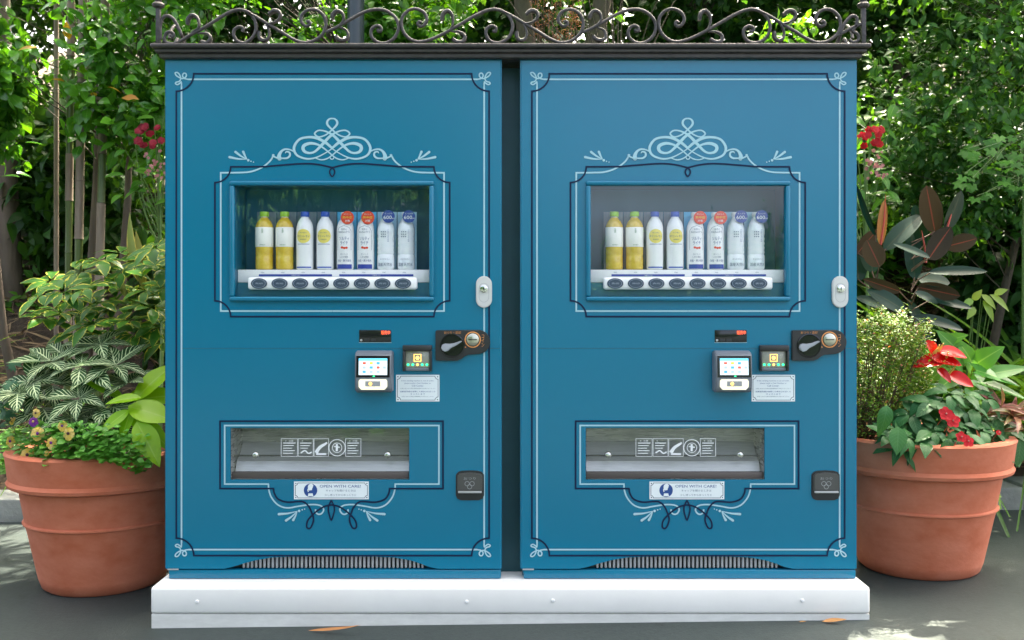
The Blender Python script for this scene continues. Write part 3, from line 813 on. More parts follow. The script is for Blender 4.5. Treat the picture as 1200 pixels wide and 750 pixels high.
    disc_into(vs, fs, (cx_, cz_), .0065, -.0086); flat('slot_symbol', vs, fs, M['amberled'], bo)
    # --- coin panel with return lever
    out = [(512, 387), (558, 386.6)] + arc(560.5, 400.5, 14, -80, 62, 10) + [(562, 414.5), (549, 415.5), (545, 417.2), (541, 420.5), (536, 422.4), (512, 422.4), (510.6, 421), (510.6, 388.4)]
    cp = B().prism(ql(out), -.012, -.0003, .0025).build('coin_panel', M['black'], t)
    c_ = q(530.5, 404.8)
    B().lathe([(.0425, -.0122), (.0425, -.0165), (.039, -.017), (.037, -.013)], (c_[0], 0, c_[1]), 36, 'y').build('lever_dial', M['gloss'], cp)
    lev = [(519, 410), (517.6, 407), (518.8, 403.6), (522, 402.2), (527, 402.6), (533, 401.6), (540.5, 398.8), (541.6, 400), (535, 404.4), (529, 407.6), (525.4, 410.8), (522, 411.8)]
    B().prism(ql(lev), -.032, -.018, .003).build('return_lever', M['levergrey'], cp)
    c_ = q(554.2, 397.8)
    ringb = B().lathe([(.0285, -.0122), (.0285, -.014), (.0245, -.014), (.0245, -.0122)], (c_[0], 0, c_[1]), 32, 'y', False).build('coin_ring', M['brass'], cp)
    B().lathe([(.0215, -.0122), (.0215, -.0165), (.0195, -.018)], (c_[0], 0, c_[1]), 28, 'y').build('coin_plate', M['coin'], cp)
    B().box(c_[0] - .015, c_[0] + .015, -.0186, -.0178, c_[1] - .0016, c_[1] + .0016).build('coin_slot', M['black'], cp, False)
    text('おつり・返却', q(530.5, 0)[0], q(0, 389.6)[1], .0095, -.0125, M['brass'], cp, w=.058)
    text('コイン', q(566, 0)[0], q(0, 399)[1], .042, -.0126, M['brass'], cp, vertical=True, w=.010)
    vs, fs = [], []; disc_into(vs, fs, q(545.6, 406.6), .0036, -.0126, 3); flat('arrow_mark', vs, fs, M['brass'], cp)
    # --- stickers
    def sticker(x0, x1, y0, y1):
        a, bq = q(x0, y1), q(x1, y0)
        st = B().box(a[0], bq[0], -.0014, -.0003, a[1], bq[1]).build('notice', M['paper'], t, False)
        vs, fs = [], []
        ribbon_into(vs, fs, ql(border(x0 + 1.6, x1 - 1.6, y0 + 1.6, y1 - 1.6, min(3.6, (y1 - y0) * .14))), .55 * S, -.0017, 0, True)
        for cx, cy in ((x0 + 2.2, y0 + 2.2), (x1 - 2.2, y0 + 2.2), (x0 + 2.2, y1 - 2.2), (x1 - 2.2, y1 - 2.2)): disc_into(vs, fs, q(cx, cy), .7 * S, -.0017, 10)
        flat('notice_border', vs, fs, M['navy'], st); return st
    st = sticker(464.2, 515, 439.2, 470.4)
    for s_, py, w_ in (('If the vending machine is out of order,', 446.3, 38), ('please notify a Cast Member or', 449.2, 31), ('Call Center.', 452, 14), ('自動販売機が故障した場合はお近くの', 458.8, 41), ('キャストまで', 461.8, 17)):
        text(s_, q(489.6, 0)[0], q(0, py)[1], .0056, -.0018, M['inkblue'], st, w=w_ * S)
    for py, w_ in ((455.2, 41), (464.6, 38)):
        text('お問い合わせの際は自販機番号をお知らせください', q(489.6, 0)[0], q(0, py)[1], .0036, -.0018, M['inkgrey'], st, w=w_ * S)
    st = sticker(344.6, 432.2, 564.2, 585)
    text('OPEN WITH CARE!', q(398.8, 0)[0], q(0, 569.7)[1], .0098, -.0018, M['inkblue'], st, w=48 * S)
    text('キャップを開けるときは', q(399.5, 0)[0], q(0, 574.8)[1], .0078, -.0018, M['inkgrey'], st, w=35 * S)
    text('少し待ってからゆっくりと', q(399, 0)[0], q(0, 579.9)[1], .0078, -.0018, M['inkgrey'], st, w=37 * S)
    vs, fs = [], []; disc_into(vs, fs, q(364, 574.5), 7.9 * S, -.0018, 28); flat('emblem_disc', vs, fs, M['inkblue'], st)
    vs, fs = [], []
    ribbon_into(vs, fs, ql(crom([(366.5, 567.6), (364.4, 569.4), (363.6, 571.6), (364, 574.4)], 4)), [S * w for w in (3.2, 3.8, 4.6, 5.2, 5.6, 5.8, 5.8, 5.6, 5.2, 4.8, 4.4, 4.0, 3.4)], -.0022, 0)
    ribbon_into(vs, fs, ql(crom([(362, 572), (361, 574), (361.6, 576.2)], 4)), 1.2 * S, -.0025, 0)
    a = ql([(361.6, 578), (366.4, 578), (367.4, 581.4), (360.8, 581.4)]); o_ = len(vs); vs += [(x, -.0022, z) for x, z in a]; fs.append((o_, o_ + 1, o_ + 2, o_ + 3))
    flat('emblem_hand', vs, fs, M['paper'], st)
    # --- dispensing port
    yb2 = .15
    bm = bmesh.new(); gx0, gx1, gz0, gz1 = dx0 + .001, dx1 - .001, dz0 + .001, dz1 - .001
    vq = {(i, j, k): bm.verts.new((gx0 if i == 0 else gx1, .004 if j == 0 else yb2, gz0 if k == 0 else gz1)) for i in (0, 1) for j in (0, 1) for k in (0, 1)}
    for f in (((0, 1, 0), (1, 1, 0), (1, 1, 1), (0, 1, 1)), ((0, 0, 0), (0, 1, 0), (0, 1, 1), (0, 0, 1)), ((1, 0, 0), (1, 0, 1), (1, 1, 1), (1, 1, 0)), ((0, 0, 0), (1, 0, 0), (1, 1, 0), (0, 1, 0)), ((0, 0, 1), (0, 1, 1), (1, 1, 1), (1, 0, 1))):
        bm.faces.new([vq[k] for k in f])
    me = bpy.data.meshes.new('dispensing_port'); bm.to_mesh(me); bm.free(); dp = link('dispensing_port', me, M['steeldk'], t)
    hz = gz1 - gz0
    b = B(); va = []
    prof = [(.145, gz0 + hz * .62), (.10, gz0 + hz * .38), (.062, gz0 + hz * .30), (.040, gz0 + hz * .06), (.145, gz0 + hz * .04)]
    va = [[b.bm.verts.new((x, p[0], p[1])) for p in prof] for x in (gx0 + .004, gx1 - .004)]
    for i in range(len(prof)):
        j = (i + 1) % len(prof); b.bm.faces.new((va[0][i], va[0][j], va[1][j], va[1][i]))
    b.bm.faces.new(va[0]); b.bm.faces.new(va[1][::-1]); bmesh.ops.recalc_face_normals(b.bm, faces=b.bm.faces[:])
    b.build('port_ramp', M['steel'], dp, True, 20)
    B().box(gx0 + .001, gx1 - .001, .012, .03, gz0 + .001, gz0 + hz * .13, .002).build('port_sill', M['sill'], dp)
    B().box(gx0 + .001, gx1 - .001, .030, .036, gz0 + hz * .42, gz0 + hz * .45, .001).build('port_bar', M['black'], dp)
    me = bpy.data.meshes.new('port_flap')
    fl0 = gz0 + hz * .14
    me.from_pydata([(gx0 + .004, .010, fl0), (gx1 - .004, .010, fl0), (gx1 - .004, .014, gz1 - .004), (gx0 + .004, .014, gz1 - .004)], [], [(0, 1, 2, 3)])
    flap = link('port_flap', me, M['flap'], dp)
    for x_ in (297, 453): B().ball((q(x_, 0)[0], .026, q(0, 534.6)[1]), .013, 2, (1, .6, 1)).build('flap_knob', M['chrome'], dp)
    vs, fs = [], []
    bx = [(329, 348), (349.2, 366.6), (367.6, 384.6), (404.6, 422.6)]
    for a0, a1 in bx:
        ribbon_into(vs, fs, ql([(a0, 514.4), (a1, 514.4), (a1, 535), (a0, 535), (a0, 514.4)]), .55 * S, .0065, 0, True)
    ribbon_into(vs, fs, ql(arc(394.7, 525, 9.6, 0, 360, 28)), .9 * S, .0062, 0, True)
    ribbon_into(vs, fs, ql(arc(394.7, 525, 5.6, 0, 360, 24)), .7 * S, .0062, 0, True)
    for a0, a1 in (bx[0], bx[1], bx[3]):
        for i in range(5):
            y_ = 519.5 + i * 3
            if (a0, a1) == bx[1] and i > 2: continue
            ribbon_into(vs, fs, ql([(a0 + 2.2, y_), (a1 - 2 - (i * 37 % 5), y_)]), (1.0 if i else 1.3) * S * .8, .0063, 0)
        disc_into(vs, fs, q((a0 + a1) / 2 - 4, 517), .9 * S, .0060, 3)
    ribbon_into(vs, fs, ql(crom([(370, 531), (374, 525), (380, 521), (383, 519)], 4)), [S * (4.4 - .2 * i) for i in range(13)], .0061, 0)
    ribbon_into(vs, fs, ql([(370, 532.4), (382, 532.4)]), 2.2 * S, .0060, 0)
    ribbon_into(vs, fs, ql(crom([(352, 531), (357, 528.4), (361, 531.6), (365, 530)], 4)), 1.6 * S, .0060, 0)
    ribbon_into(vs, fs, ql([(394.4, 520.6), (394.4, 529)]), 2.6 * S, .0061, 0); ribbon_into(vs, fs, ql([(391, 523.5), (398, 524.5)]), 1.4 * S, .0058, 0)
    flat('flap_print', vs, fs, M['whiteprint'], dp)
    text('注意', q(340.5, 0)[0], q(0, 517)[1], .008, .0060, M['whiteprint'], dp); text('注意', q(415.5, 0)[0], q(0, 517)[1], .008, .0060, M['whiteprint'], dp)
    # --- change cup
    cxp = (550.6 - MCX) * S
    out = [(534.4, 556), (537, 553), (541, 551.6), (550.6, 551.2), (560, 551.6), (564.6, 553), (567.2, 556), (567.4, 580), (565.6, 584), (561, 586), (540, 586), (536, 584), (534.2, 580)]
    cu = B().prism(ql(out), -.005, -.0003, .002).build('change_cup', M['black'], t)
    inn = [(536, 557), (538.5, 554.4), (550.6, 553), (563, 554.4), (565.6, 557), (565.6, 574.6), (536, 574.6)]
    B().prism(ql(inn), -.012, -.0052, .003).build('cup_flap', M['cupsteel'], cu)
    B().box(q(537, 0)[0], q(564.6, 0)[0], -.016, -.0052, q(0, 577)[1], q(0, 574.8)[1], .001).build('cup_lip', M['steel'], cu)
    text('おつり', q(550.6, 0)[0], q(0, 560)[1], .009, -.0125, M['icongrey2'], cu, w=.042)
    vs, fs = [], []
    for cc in ((547.6, 566), (553.4, 566), (550.5, 569.6)): ribbon_into(vs, fs, ql(arc(cc[0], cc[1], 2.6, 0, 360, 16)), .6 * S, -.0125, .0004, True)
    flat('cup_symbol', vs, fs, M['icongrey2'], cu)
    return t

M['lining_light'] = pmat('lightened_lining', (.02, .14, .21), .35)  # lining colour lightened to offset the shelf's shadow
M['inkpale'] = pmat('pale_ink', (.28, .34, .42), .4)
M['icongrey2'] = pmat('mid_grey_print', (.34, .35, .36), .45)
M['lockw'] = pmat('lock_cover', (.62, .62, .60), .35)
M['levergrey'] = pmat('lever_grey', (.36, .38, .42), .35)
M['coin'] = pmat('coin_plate_metal', (.55, .53, .44), .28, metal=.9)
M['slotface'] = pmat('slot_face', (.30, .29, .23), .3, metal=.2, base2=(.42, .42, .36), nscale=30)
M['sill'] = pmat('port_sill_metal', (.12, .10, .095), .5, metal=.5)
M['cupsteel'] = pmat('cup_flap_steel', (.10, .10, .10), .3, metal=.4)

LEFTW = 'in the machine beside the zebra plant'; RIGHTW = 'in the machine beside the rubber plant'
mach_l = make_machine(0, 0, 'blue vending machine next to the pot of zebra-striped and variegated plants')
mach_r = make_machine(416.5, 1, 'blue vending machine next to the pot holding the dark rubber plant')

# ------------------------------------------------------------------ the display bottles
def wrap_patch(name, cx, yc, rad, w, h, cz, mat, parent, n=10, round_=False):
    """a printed patch bent round a bottle"""
    vs, fs = [], []
    if round_:
        n = 16
        for i in range(n + 1):
            x = -w / 2 * math.cos(math.pi * i / n); hz = h / 2 * math.sin(math.pi * i / n) + 1e-5
            for z in (-hz, hz): vs.append((cx + rad * math.sin(x / rad), yc - rad * math.cos(x / rad), cz + z))
        fs = [(2 * i, 2 * i + 2, 2 * i + 3, 2 * i + 1) for i in range(n)]
    else:
        for i in range(n + 1):
            x = -w / 2 + w * i / n
            for z in (-h / 2, h / 2): vs.append((cx + rad * math.sin(x / rad), yc - rad * math.cos(x / rad), cz + z))
        fs = [(2 * i, 2 * i + 2, 2 * i + 3, 2 * i + 1) for i in range(n)]
    return flat(name, vs, fs, mat, parent)

def make_bottle(kind, base, label, group):
    names = {'tea': ('tea_bottle', 'bottle'), 'soda': ('lemon_soda_bottle', 'bottle'), 'lychee': ('lychee_drink_bottle', 'bottle'), 'water': ('water_bottle', 'bottle')}
    t = thing(names[kind][0], label, 'bottle', base, group)
    HT = .207; r = .0312
    if kind == 'tea':
        pr = [(.026, 0), (.0305, .004), (.0312, .010), (.0312, .045), (.0300, .050), (.0312, .055), (.0312, .152), (.030, .160), (.024, .172), (.0155, .182), (.0125, .187), (.0125, .192)]
        B().lathe(pr, n=28).build('bottle_body', M['tea'], t)
        B().lathe([(.0130, .181), (.0130, .1925)], n=20).build('bottle_neck', M['clearplastic'], t)
        B().lathe([(.0316, .081), (.0318, .0815), (.0318, .1505), (.0315, .151)], n=28, cap=False).build('paper_label', M['label_white'], t)
        B().lathe([(.0155, .190), (.0162, .191), (.0162, .205), (.0150, .207)], n=20).build('bottle_cap', M['limecap'], t)
        text('生茶', 0, .138, .017, 0, M['inkgreen'], t, vertical=True, w=.0075, wrapr=.0322)
        text('緑茶飲料', 0, .088, .004, 0, M['inkgreen'], t, w=.02, wrapr=.0322)
        card = 'card_grey'
    elif kind == 'soda':
        pr = [(.025, 0), (.0295, .003), (.0305, .010), (.0305, .140), (.0298, .152), (.0265, .166), (.020, .178), (.0140, .186), (.0125, .191)]
        B().lathe(pr, n=28).build('bottle_body', M['whitebottle'], t)
        B().lathe([(.0148, .189), (.0155, .190), (.0155, .205), (.0143, .207)], n=20).build('bottle_cap', M['bluecap'], t)
        o = wrap_patch('lemon_disc', 0, 0, .0309, .054, .050, .119, M['lemon'], t, round_=True)
        text('キリンレモン', 0, .119, .0085, 0, M['inkblue'], t, w=.046, wrapr=.0314)
        text('Non-Caffeine', 0, .131, .004, 0, M['inkgrey'], t, w=.024, wrapr=.0314)
        text('炭酸飲料', 0, .107, .0045, 0, M['inkgrey'], t, w=.022, wrapr=.0314)
        wrap_patch('label_rule', 0, 0, .0309, .046, .0016, .0905, M['inkblue'], t)
        wrap_patch('label_base', 0, 0, .0309, .060, .0045, .0085, M['bluecap'], t)
        card = 'card_grey'
    elif kind == 'lychee':
        pr = [(.026, 0), (.0300, .004), (.0308, .012), (.0308, .140), (.0295, .155), (.0255, .168), (.018, .180), (.0130, .188), (.0125, .196)]
        B().lathe(pr, n=28).build('bottle_body', M['whitebottle'], t)
        B().lathe([(.0145, .190), (.0152, .191), (.0152, .203), (.0140, .205)], n=20).build('bottle_cap', M['whitepl'], t)
        text('世界の', 0, .143, .006, 0, M['inkgrey'], t, w=.020, wrapr=.0316); text('Kitchenから', 0, .134, .008, 0, M['inkgrey'], t, w=.042, wrapr=.0316)
        vs, fs = [], []; aa = [(.0, .156), (.018, .150), (.0265, .138), (.0265, .070), (-.0265, .070), (-.0265, .138), (-.018, .150), (.0, .156)]
        ribbon_into(vs, fs, aa, .0012, 0, 0, True); vs = [(.0312 * math.sin(x / .0312), -.0312 * math.cos(x / .0312), z) for x, _, z in vs]; flat('label_outline', vs, fs, M['inkgrey'], t)
        text('ソルティ', 0, .110, .0125, 0, M['inkblue'], t, w=.036, wrapr=.0316); text('ライチ', 0, .095, .0125, 0, M['inkblue'], t, w=.028, wrapr=.0316)
        for x_, z_, mm in ((-.007, .0785, 'badge_red'), (.001, .0765, 'badge_red'), (.009, .0775, 'badge_red')): wrap_patch('lychee_fruit', x_, 0, .0314, .009, .008, z_, M[mm], t, round_=True)
        text('おいしく', 0, .055, .0058, 0, M['inkgrey'], t, w=.026, wrapr=.0316); text('しお分補給', 0, .045, .0058, 0, M['inkgrey'], t, w=.03, wrapr=.0316)
        text('海塩・果汁使用', 0, .032, .0085, 0, M['inkblue'], t, w=.052, wrapr=.0316)
        wrap_patch('label_base', 0, 0, .0312, .060, .016, .011, M['bluebar'], t)
        card = 'card_blue'
    else:
        pr = [(.026, 0), (.0300, .004), (.0308, .012), (.0308, .050)]
        for i in range(9): pr += [(.0308 if i % 2 else .0288, .054 + i * .008)]
        pr += [(.0308, .128), (.0302, .146), (.0265, .162), (.019, .176), (.0130, .186), (.0125, .196)]
        B().lathe(pr, n=28).build('bottle_body', M['waterbottle'], t)
        B().lathe([(.0145, .190), (.0152, .191), (.0152, .203), (.0140, .205)], n=20).build('bottle_cap', M['whitepl'], t)
        text('アルカリイオンの水', .012, .120, .044, 0, M['inkblue'], t, vertical=True, w=.0065, wrapr=.0316)
        for i in range(3):
            for j in range(3):
                wrap_patch('label_mark', -.012 + .0068 * i, 0, .0315, .0034, .0038, .134 - .0085 * j, M['inkgrey'], t, 4)
        text('からだおもい', 0, .0375, .0055, 0, M['inkgrey'], t, w=.036, wrapr=.0316)
        text('国産天然水', 0, .0185, .0125, 0, M['inkgrey'], t, w=.056, wrapr=.0316)
        card = 'card_pale'
    # clear display pocket: backing card and side edge
    B().box(-.0345, .0345, .0335, .0350, 0, .2095).build('backing_card', M[card], t, False)
    if kind in ('lychee', 'water'):
        c = (.012, .184) if kind == 'lychee' else (.013, .188)
        bd = B().lathe([(.0235 if kind == 'lychee' else .0225, -.0300), (.0225, -.0312)], (c[0], 0, c[1]), 28, 'y').build('badge', M['badge_red' if kind == 'lychee' else 'badge_navy'], t)
        if kind == 'lychee':
            text('おいしく', c[0], c[1] + .0125, .0055, -.0318, M['whiteprint'], bd, w=.024); text('熱中症', c[0], c[1] + .001, .0090, -.0318, M['yellowprint'], bd, w=.033); text('対策', c[0], c[1] - .0115, .0085, -.0318, M['whiteprint'], bd, w=.018)
        else:
            text('たっぷり', c[0], c[1] + .0105, .0055, -.0318, M['whiteprint'], bd, w=.026); text('600', c[0] - .003, c[1] - .003, .0125, -.0318, M['whiteprint'], bd, w=.029); text('ml', c[0] + .0165, c[1] - .006, .006, -.0318, M['whiteprint'], bd)
    return t

shelf_z = MZ0 + q(0, 315.8)[1]
BD = [('tea', 'lime-capped tea bottle at the end of the row'), ('tea', 'lime-capped tea bottle next to lemon sodas'), ('soda', 'blue-capped lemon soda bottle next to teas'), ('soda', 'blue-capped lemon soda bottle next to lychee drinks'),
      ('lychee', 'lychee drink with red badge next to lemon sodas'), ('lychee', 'lychee drink with red badge next to water bottles'), ('water', '600 ml water bottle next to lychee drinks'), ('water', '600 ml water bottle at the row end')]
for mi, (xo, wh) in enumerate(((0, LEFTW), (416.5, RIGHTW))):
    for i, (k, lb) in enumerate(BD):
        x = (389.6 - 600 + xo + (i - 3.5) * 24.1) * S
        make_bottle(k, (x, .056, shelf_z + .0002), lb + ' ' + wh, 'sample bottles behind the glass')

# ------------------------------------------------------------------ plinth, filler, cornice with iron cresting
t = thing('plinth', 'low white plinth board under both blue vending machines', 'plinth', (0, 0, 0))
PX0, PX1, PY0, PY1 = -1.239, 1.228, -.090, .82
B().box(PX0, PX1, PY0, PY1, .034, MZ0 - .0005, .011, 3).build('plinth_box', M['white'], t)
bb = B().box(PX0 + .003, PX1 - .003, PY0 + .003, PY1 - .003, -.03, .0335)
bb.build('base_strip', M['white2'] if 'white2' in M else pmat('white_strip', (.62, .62, .60), .6, base2=(.76, .76, .74), nscale=9, stretch=(1.5, 1, 5)), t)
for px in (231, 547, 648, 940): B().lathe([(.0062, 0), (.0062, -.003), (.004, -.005)], (P(px, 0, PY0).x, PY0 - .0002, .078 + (.004 if px > 600 else 0)), 14, 'y').build('screw', M['whitepl'], t)
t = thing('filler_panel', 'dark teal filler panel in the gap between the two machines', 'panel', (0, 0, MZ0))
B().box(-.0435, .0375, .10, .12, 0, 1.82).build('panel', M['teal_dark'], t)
t = thing('roof_cresting', 'dark wrought iron scroll cresting on a moulded cornice over both machines', 'cresting', (0, 0, 0))
CZ = H - (55 - HOR) * S + .012    # top of the cornice
mt = MZ0 + q(0, 69.5)[1]
b = B()
b.box(-1.232, 1.223, -.022, .80, mt + .001, mt + .016, .002)
b.box(-1.245, 1.236, -.036, .81, mt + .0165, mt + .030, .005)
b.box(-1.256, 1.247, -.050, .82, mt + .0305, mt + .046, .006, 3)
co_ = b.build('cornice', M['cornice'], t)
RZ = mt + .046
def c3(px, py, y=-.02): 
    p = P(px, py, y); return p
zoff = RZ - c3(0, 52.5).z
def rail_pts(pts, n=7): return [c3(p[0], p[1]) + Vector((0, 0, zoff)) for p in crom(pts, n)]
SS = [(494, 27), (491.5, 25.5), (490, 28), (492.5, 31), (497, 29.5), (500.3, 23), (497, 15), (488.5, 10.6), (479, 12.2), (471.8, 20), (470.6, 31), (476, 42), (487, 48.6), (499, 48), (515, 42), (535, 31), (556, 19), (570, 12.6), (581, 11), (592, 15), (599.8, 25), (600, 37), (594, 46), (584, 50.4), (574.5, 48), (569.8, 41), (570.6, 34), (576, 30.5), (581, 32.6), (580.5, 37), (577, 36.4)]
DD = [(592, 15), (602, 20), (615, 28), (632, 38), (645, 46), (657, 50), (669, 48), (679.5, 40), (683.5, 29), (680.5, 18), (672, 11.6), (662, 12), (655.3, 18), (655, 26), (660, 30.8), (664.8, 28.5), (663.6, 25), (660.8, 26)]
UU = [(683, 38), (696, 32), (712, 23), (728, 14.4), (742, 11), (755, 13), (765.6, 22), (768.6, 33), (764, 44), (754, 50.4), (744, 49.5), (737, 43), (736.8, 35), (742, 30.4), (747.4, 31.6), (748, 36), (745, 36.6), (744.4, 34)]
T1 = [((527, 36), (530.6, 28), (530, 18), (525, 13), (519.5, 16), (518, 24)), ((529, 37), (538, 37.5), (544.5, 42), (543, 48.5), (536, 49.5), (530.5, 46))]
T2 = [((614, 28), (624, 26), (630, 20), (628.5, 14), (622, 13), (616.5, 17)), ((613, 28), (617, 36), (616, 45), (610, 47.5), (606, 44), (605.5, 37))]
T3 = [((698, 31), (704, 24), (703, 16), (697, 13), (692, 17), (691, 22)), ((700, 32), (708, 36), (709.5, 44), (704, 47.5), (698, 46), (695, 42))]
def scroll(pts, dx, clip=None):
    if clip: pts = [p for p in pts if clip[0] <= p[0] + dx <= clip[1]]
    b = B().tube(rail_pts([(p[0] + dx, p[1]) for p in pts], 5), .0060, 7); b.build('scroll', M['iron'], t, True, 60)
def tendril(pts, dx):
    pp = rail_pts([(p[0] + dx, p[1]) for p in pts], 5); n = len(pp)
    rr = [.0055 + .0075 * min(1, (i / (n - 1)) * 1.5) * (1 if i < n - 2 else .75) for i in range(n)]
    B().tube(pp, [r_ * .62 for r_ in rr], 7, flat=[1.7] * n).build('tendril', M['iron'], t, True, 60)
for k in (0, 301.5): scroll(SS, k)
for k in (-301.5, 0, 301.5): scroll(DD, k)
for k in (-301.5, 0): scroll(UU, k)
sleft = [(200, 41), (202.5, 43.5), (203.5, 40), (200, 37.5), (195, 39), (192.6, 46), (195, 50), (203, 51.5), (212, 48), (225, 40), (240, 32), (256, 22), (270, 14), (281, 11.5), (292, 15), (299, 24), (299.6, 37), (294, 46), (286, 50.4), (278, 48), (274, 41), (275, 35), (280, 31.5), (285, 33.5), (284, 37)]
scroll(sleft, 0)
scroll([(213, 41), (208, 30), (203, 22), (196, 18.5), (190, 22), (187.6, 33), (188.5, 46)], 0)
scroll([(981, 42), (990, 37), (1000, 32), (1010, 28)], 0); scroll([(984, 40), (990, 27), (998, 19), (1004, 21), (1003, 30), (998, 37)], 0); scroll([(998, 37), (1005, 40), (1006, 47), (999, 49.5), (995, 46)], 0)
for k in (0, 301.5):
    for p in T1: tendril(p, k)
for k in (-301.5, 0, 301.5):
    for p in T2: tendril(p, k)
for k in (-301.5, 0):
    for p in T3: tendril(p, k)
for p in (((225, 38), (233, 32), (232, 22), (226, 18), (221, 22), (220, 29)), ((232, 39), (243, 39.5), (247, 45), (243, 50.5), (236, 49))): tendril(p, 0)
# return sides of the cresting, running back over the machine ends
for sx in (-1, 1):
    x = -1.236 if sx < 0 else 1.228
    for yy, fl in ((.06, 1), (.72, -1)):
        pts = [Vector((x, yy + fl * p[0], RZ + p[1])) for p in [tuple(k) for k in crom([(.03, .05), (.05, .085), (.10, .115), (.16, .10), (.19, .06), (.165, .018), (.12, .012), (.095, .04), (.115, .07), (.14, .062), (.136, .045)], 5)]]
        B().tube(pts, .0060, 7).build('scroll', M['iron'], t, True, 60)
        pts = [Vector((x, yy + fl * p[0], RZ + p[1])) for p in [tuple(k) for k in crom([(.16, .10), (.21, .075), (.26, .04), (.30, .012), (.325, .02)], 5)]]
        B().tube(pts, .0060, 7).build('scroll', M['iron'], t, True, 60)
    for yy in (-.02, .79):
        b = B().box(x - .0075, x + .0075, yy - .0075, yy + .0075, RZ - .002, RZ + .128, .0015)
        b.lathe([(.008, .126), (.019, .132), (.022, .140), (.016, .147), (.010, .150), (.013, .156), (.008, .166), (.003, .182)], (x, yy, RZ), 14)
        b.build('corner_post', M['iron'], t, True, 35)

# ------------------------------------------------------------------ terracotta pots
def make_pot(x, y, label, R0=.232, R1=.368, hh=.545):
    t = thing('plant_pot', label, 'plant pot', (x, y, ground_z(x) - .002), 'terracotta pots flanking the machines')
    k = R1 / .367
    b = B().lathe([(R0 * .93, 0), (R0, .012), (R0 + .012, .045), (R0 + .013, .05), (R0 + .052 * k, .235), (R0 + .060 * k, .258), (R0 + .068 * k, .263), (R0 + .068 * k, .268), (R0 + .060 * k, .273), (R0 + .086 * k, .415), (R0 + .05, .420)], n=72)
    b.build('bowl', M['terra'], t, True, 35)
    b = B().lathe([(R0 + .07, .408), (R1 - .028, .405), (R1 - .014, .412), (R1 - .010, .424), (R1 - .018, .438), (R1 - .016, .446), (R1 - .006, hh - .02), (R1 - .002, hh - .008), (R1 - .010, hh), (R1 - .045, hh), (R1 - .055, hh - .015), (R1 - .07, hh - .09)], n=72, cap=False)
    b.build('rim', M['terra'], t, True, 35)
    b = B().lathe([(.001, hh - .05), (R1 * .5, hh - .045), (R1 - .062, hh - .06)], n=48, cap=False)
    b.build('soil', M['soil'], t)
    return t
PLX, PLY = -1.634, .497
PRX, PRY = 1.662, .576
pot_l = make_pot(PLX, PLY, 'terracotta pot holding zebra plant, variegated shrub and violas')
pot_r = make_pot(PRX, PRY, 'terracotta pot holding rubber plant, red anthurium and impatiens')
SLZ = ground_z(PLX) + .49; SRZ = ground_z(PRX) + .49

# ------------------------------------------------------------------ potted plants
def rv(a, b): return random.uniform(a, b)
def stem_to(bld, a, b, r0, r1, bow=.02, n=6):
    a, b = Vector(a), Vector(b); o = Vector((rv(-1, 1), rv(-1, 1), 0)) * bow
    bld.tube([a.lerp(b, k / n) + o * math.sin(math.pi * k / n) for k in range(n + 1)], [r0 + (r1 - r0) * k / n for k in range(n + 1)], 5)
def vari(name, mat, cnt=3, **kw):
    out = []
    for i in range(cnt):
        k = dict(kw)
        k['curl'] = kw.get('curl', .25) * (.5 + .5 * i + .2 * random.random()); k['w'] = kw.get('w', .4) * rv(.92, 1.08); k['fold'] = kw.get('fold', .2) * rv(.6, 1.3)
        out.append(geo_mesh(name, leaf_geo(**k), mat))
    return out

# variegated schefflera
base = Vector((PLX + .02, PLY + .12, SLZ))
t = thing('schefflera', 'bushy green plant with yellow-edged leaflets at the back of the pot', 'plant', base)
LM = vari('schefflera_leaflet', M['schef'], 3, n=6, w=.46, p=1.15, curl=.28, fold=.22, cols=5)
umb = [(48, 345), (94, 318), (140, 297), (181, 290), (100, 338), (144, 318), (128, 337), (160, 337), (190, 314), (70, 366), (107, 380), (115, 356), (149, 358), (178, 360), (200, 335), (165, 305), (85, 350), (186, 382), (60, 330), (205, 300), (130, 385), (160, 390), (118, 305), (75, 340), (55, 372), (90, 390), (172, 340), (135, 360), (195, 350), (100, 362), (152, 375), (192, 400)]
sb = B()
for i, (px, py) in enumerate(umb):
    y = PLY + rv(-.10, .28); p = P(px, py, y)
    stem_to(sb, base + Vector((rv(-.05, .05), rv(-.05, .05), -.02)), p, .006, .003, .05)
    ax = Vector((rv(-.35, .35), rv(-.75, -.15), 1)).normalized(); e1 = ax.orthogonal().normalized(); e2 = ax.cross(e1); n = random.choice((7, 8, 8, 9)); a0 = rv(0, 6)
    for k in range(n):
        a = a0 + 2 * math.pi * k / n; d = (e1 * math.cos(a) + e2 * math.sin(a)) + ax * rv(-.15, .25)
        L_ = rv(.085, .128)
        sb.tube([p, p + d.normalized() * .018], .0016, 4)
        put_leaf(random.choice(LM), t, p + d.normalized() * .016, d, ax, L_)
sb.build('stem', M['greenstem'], t)

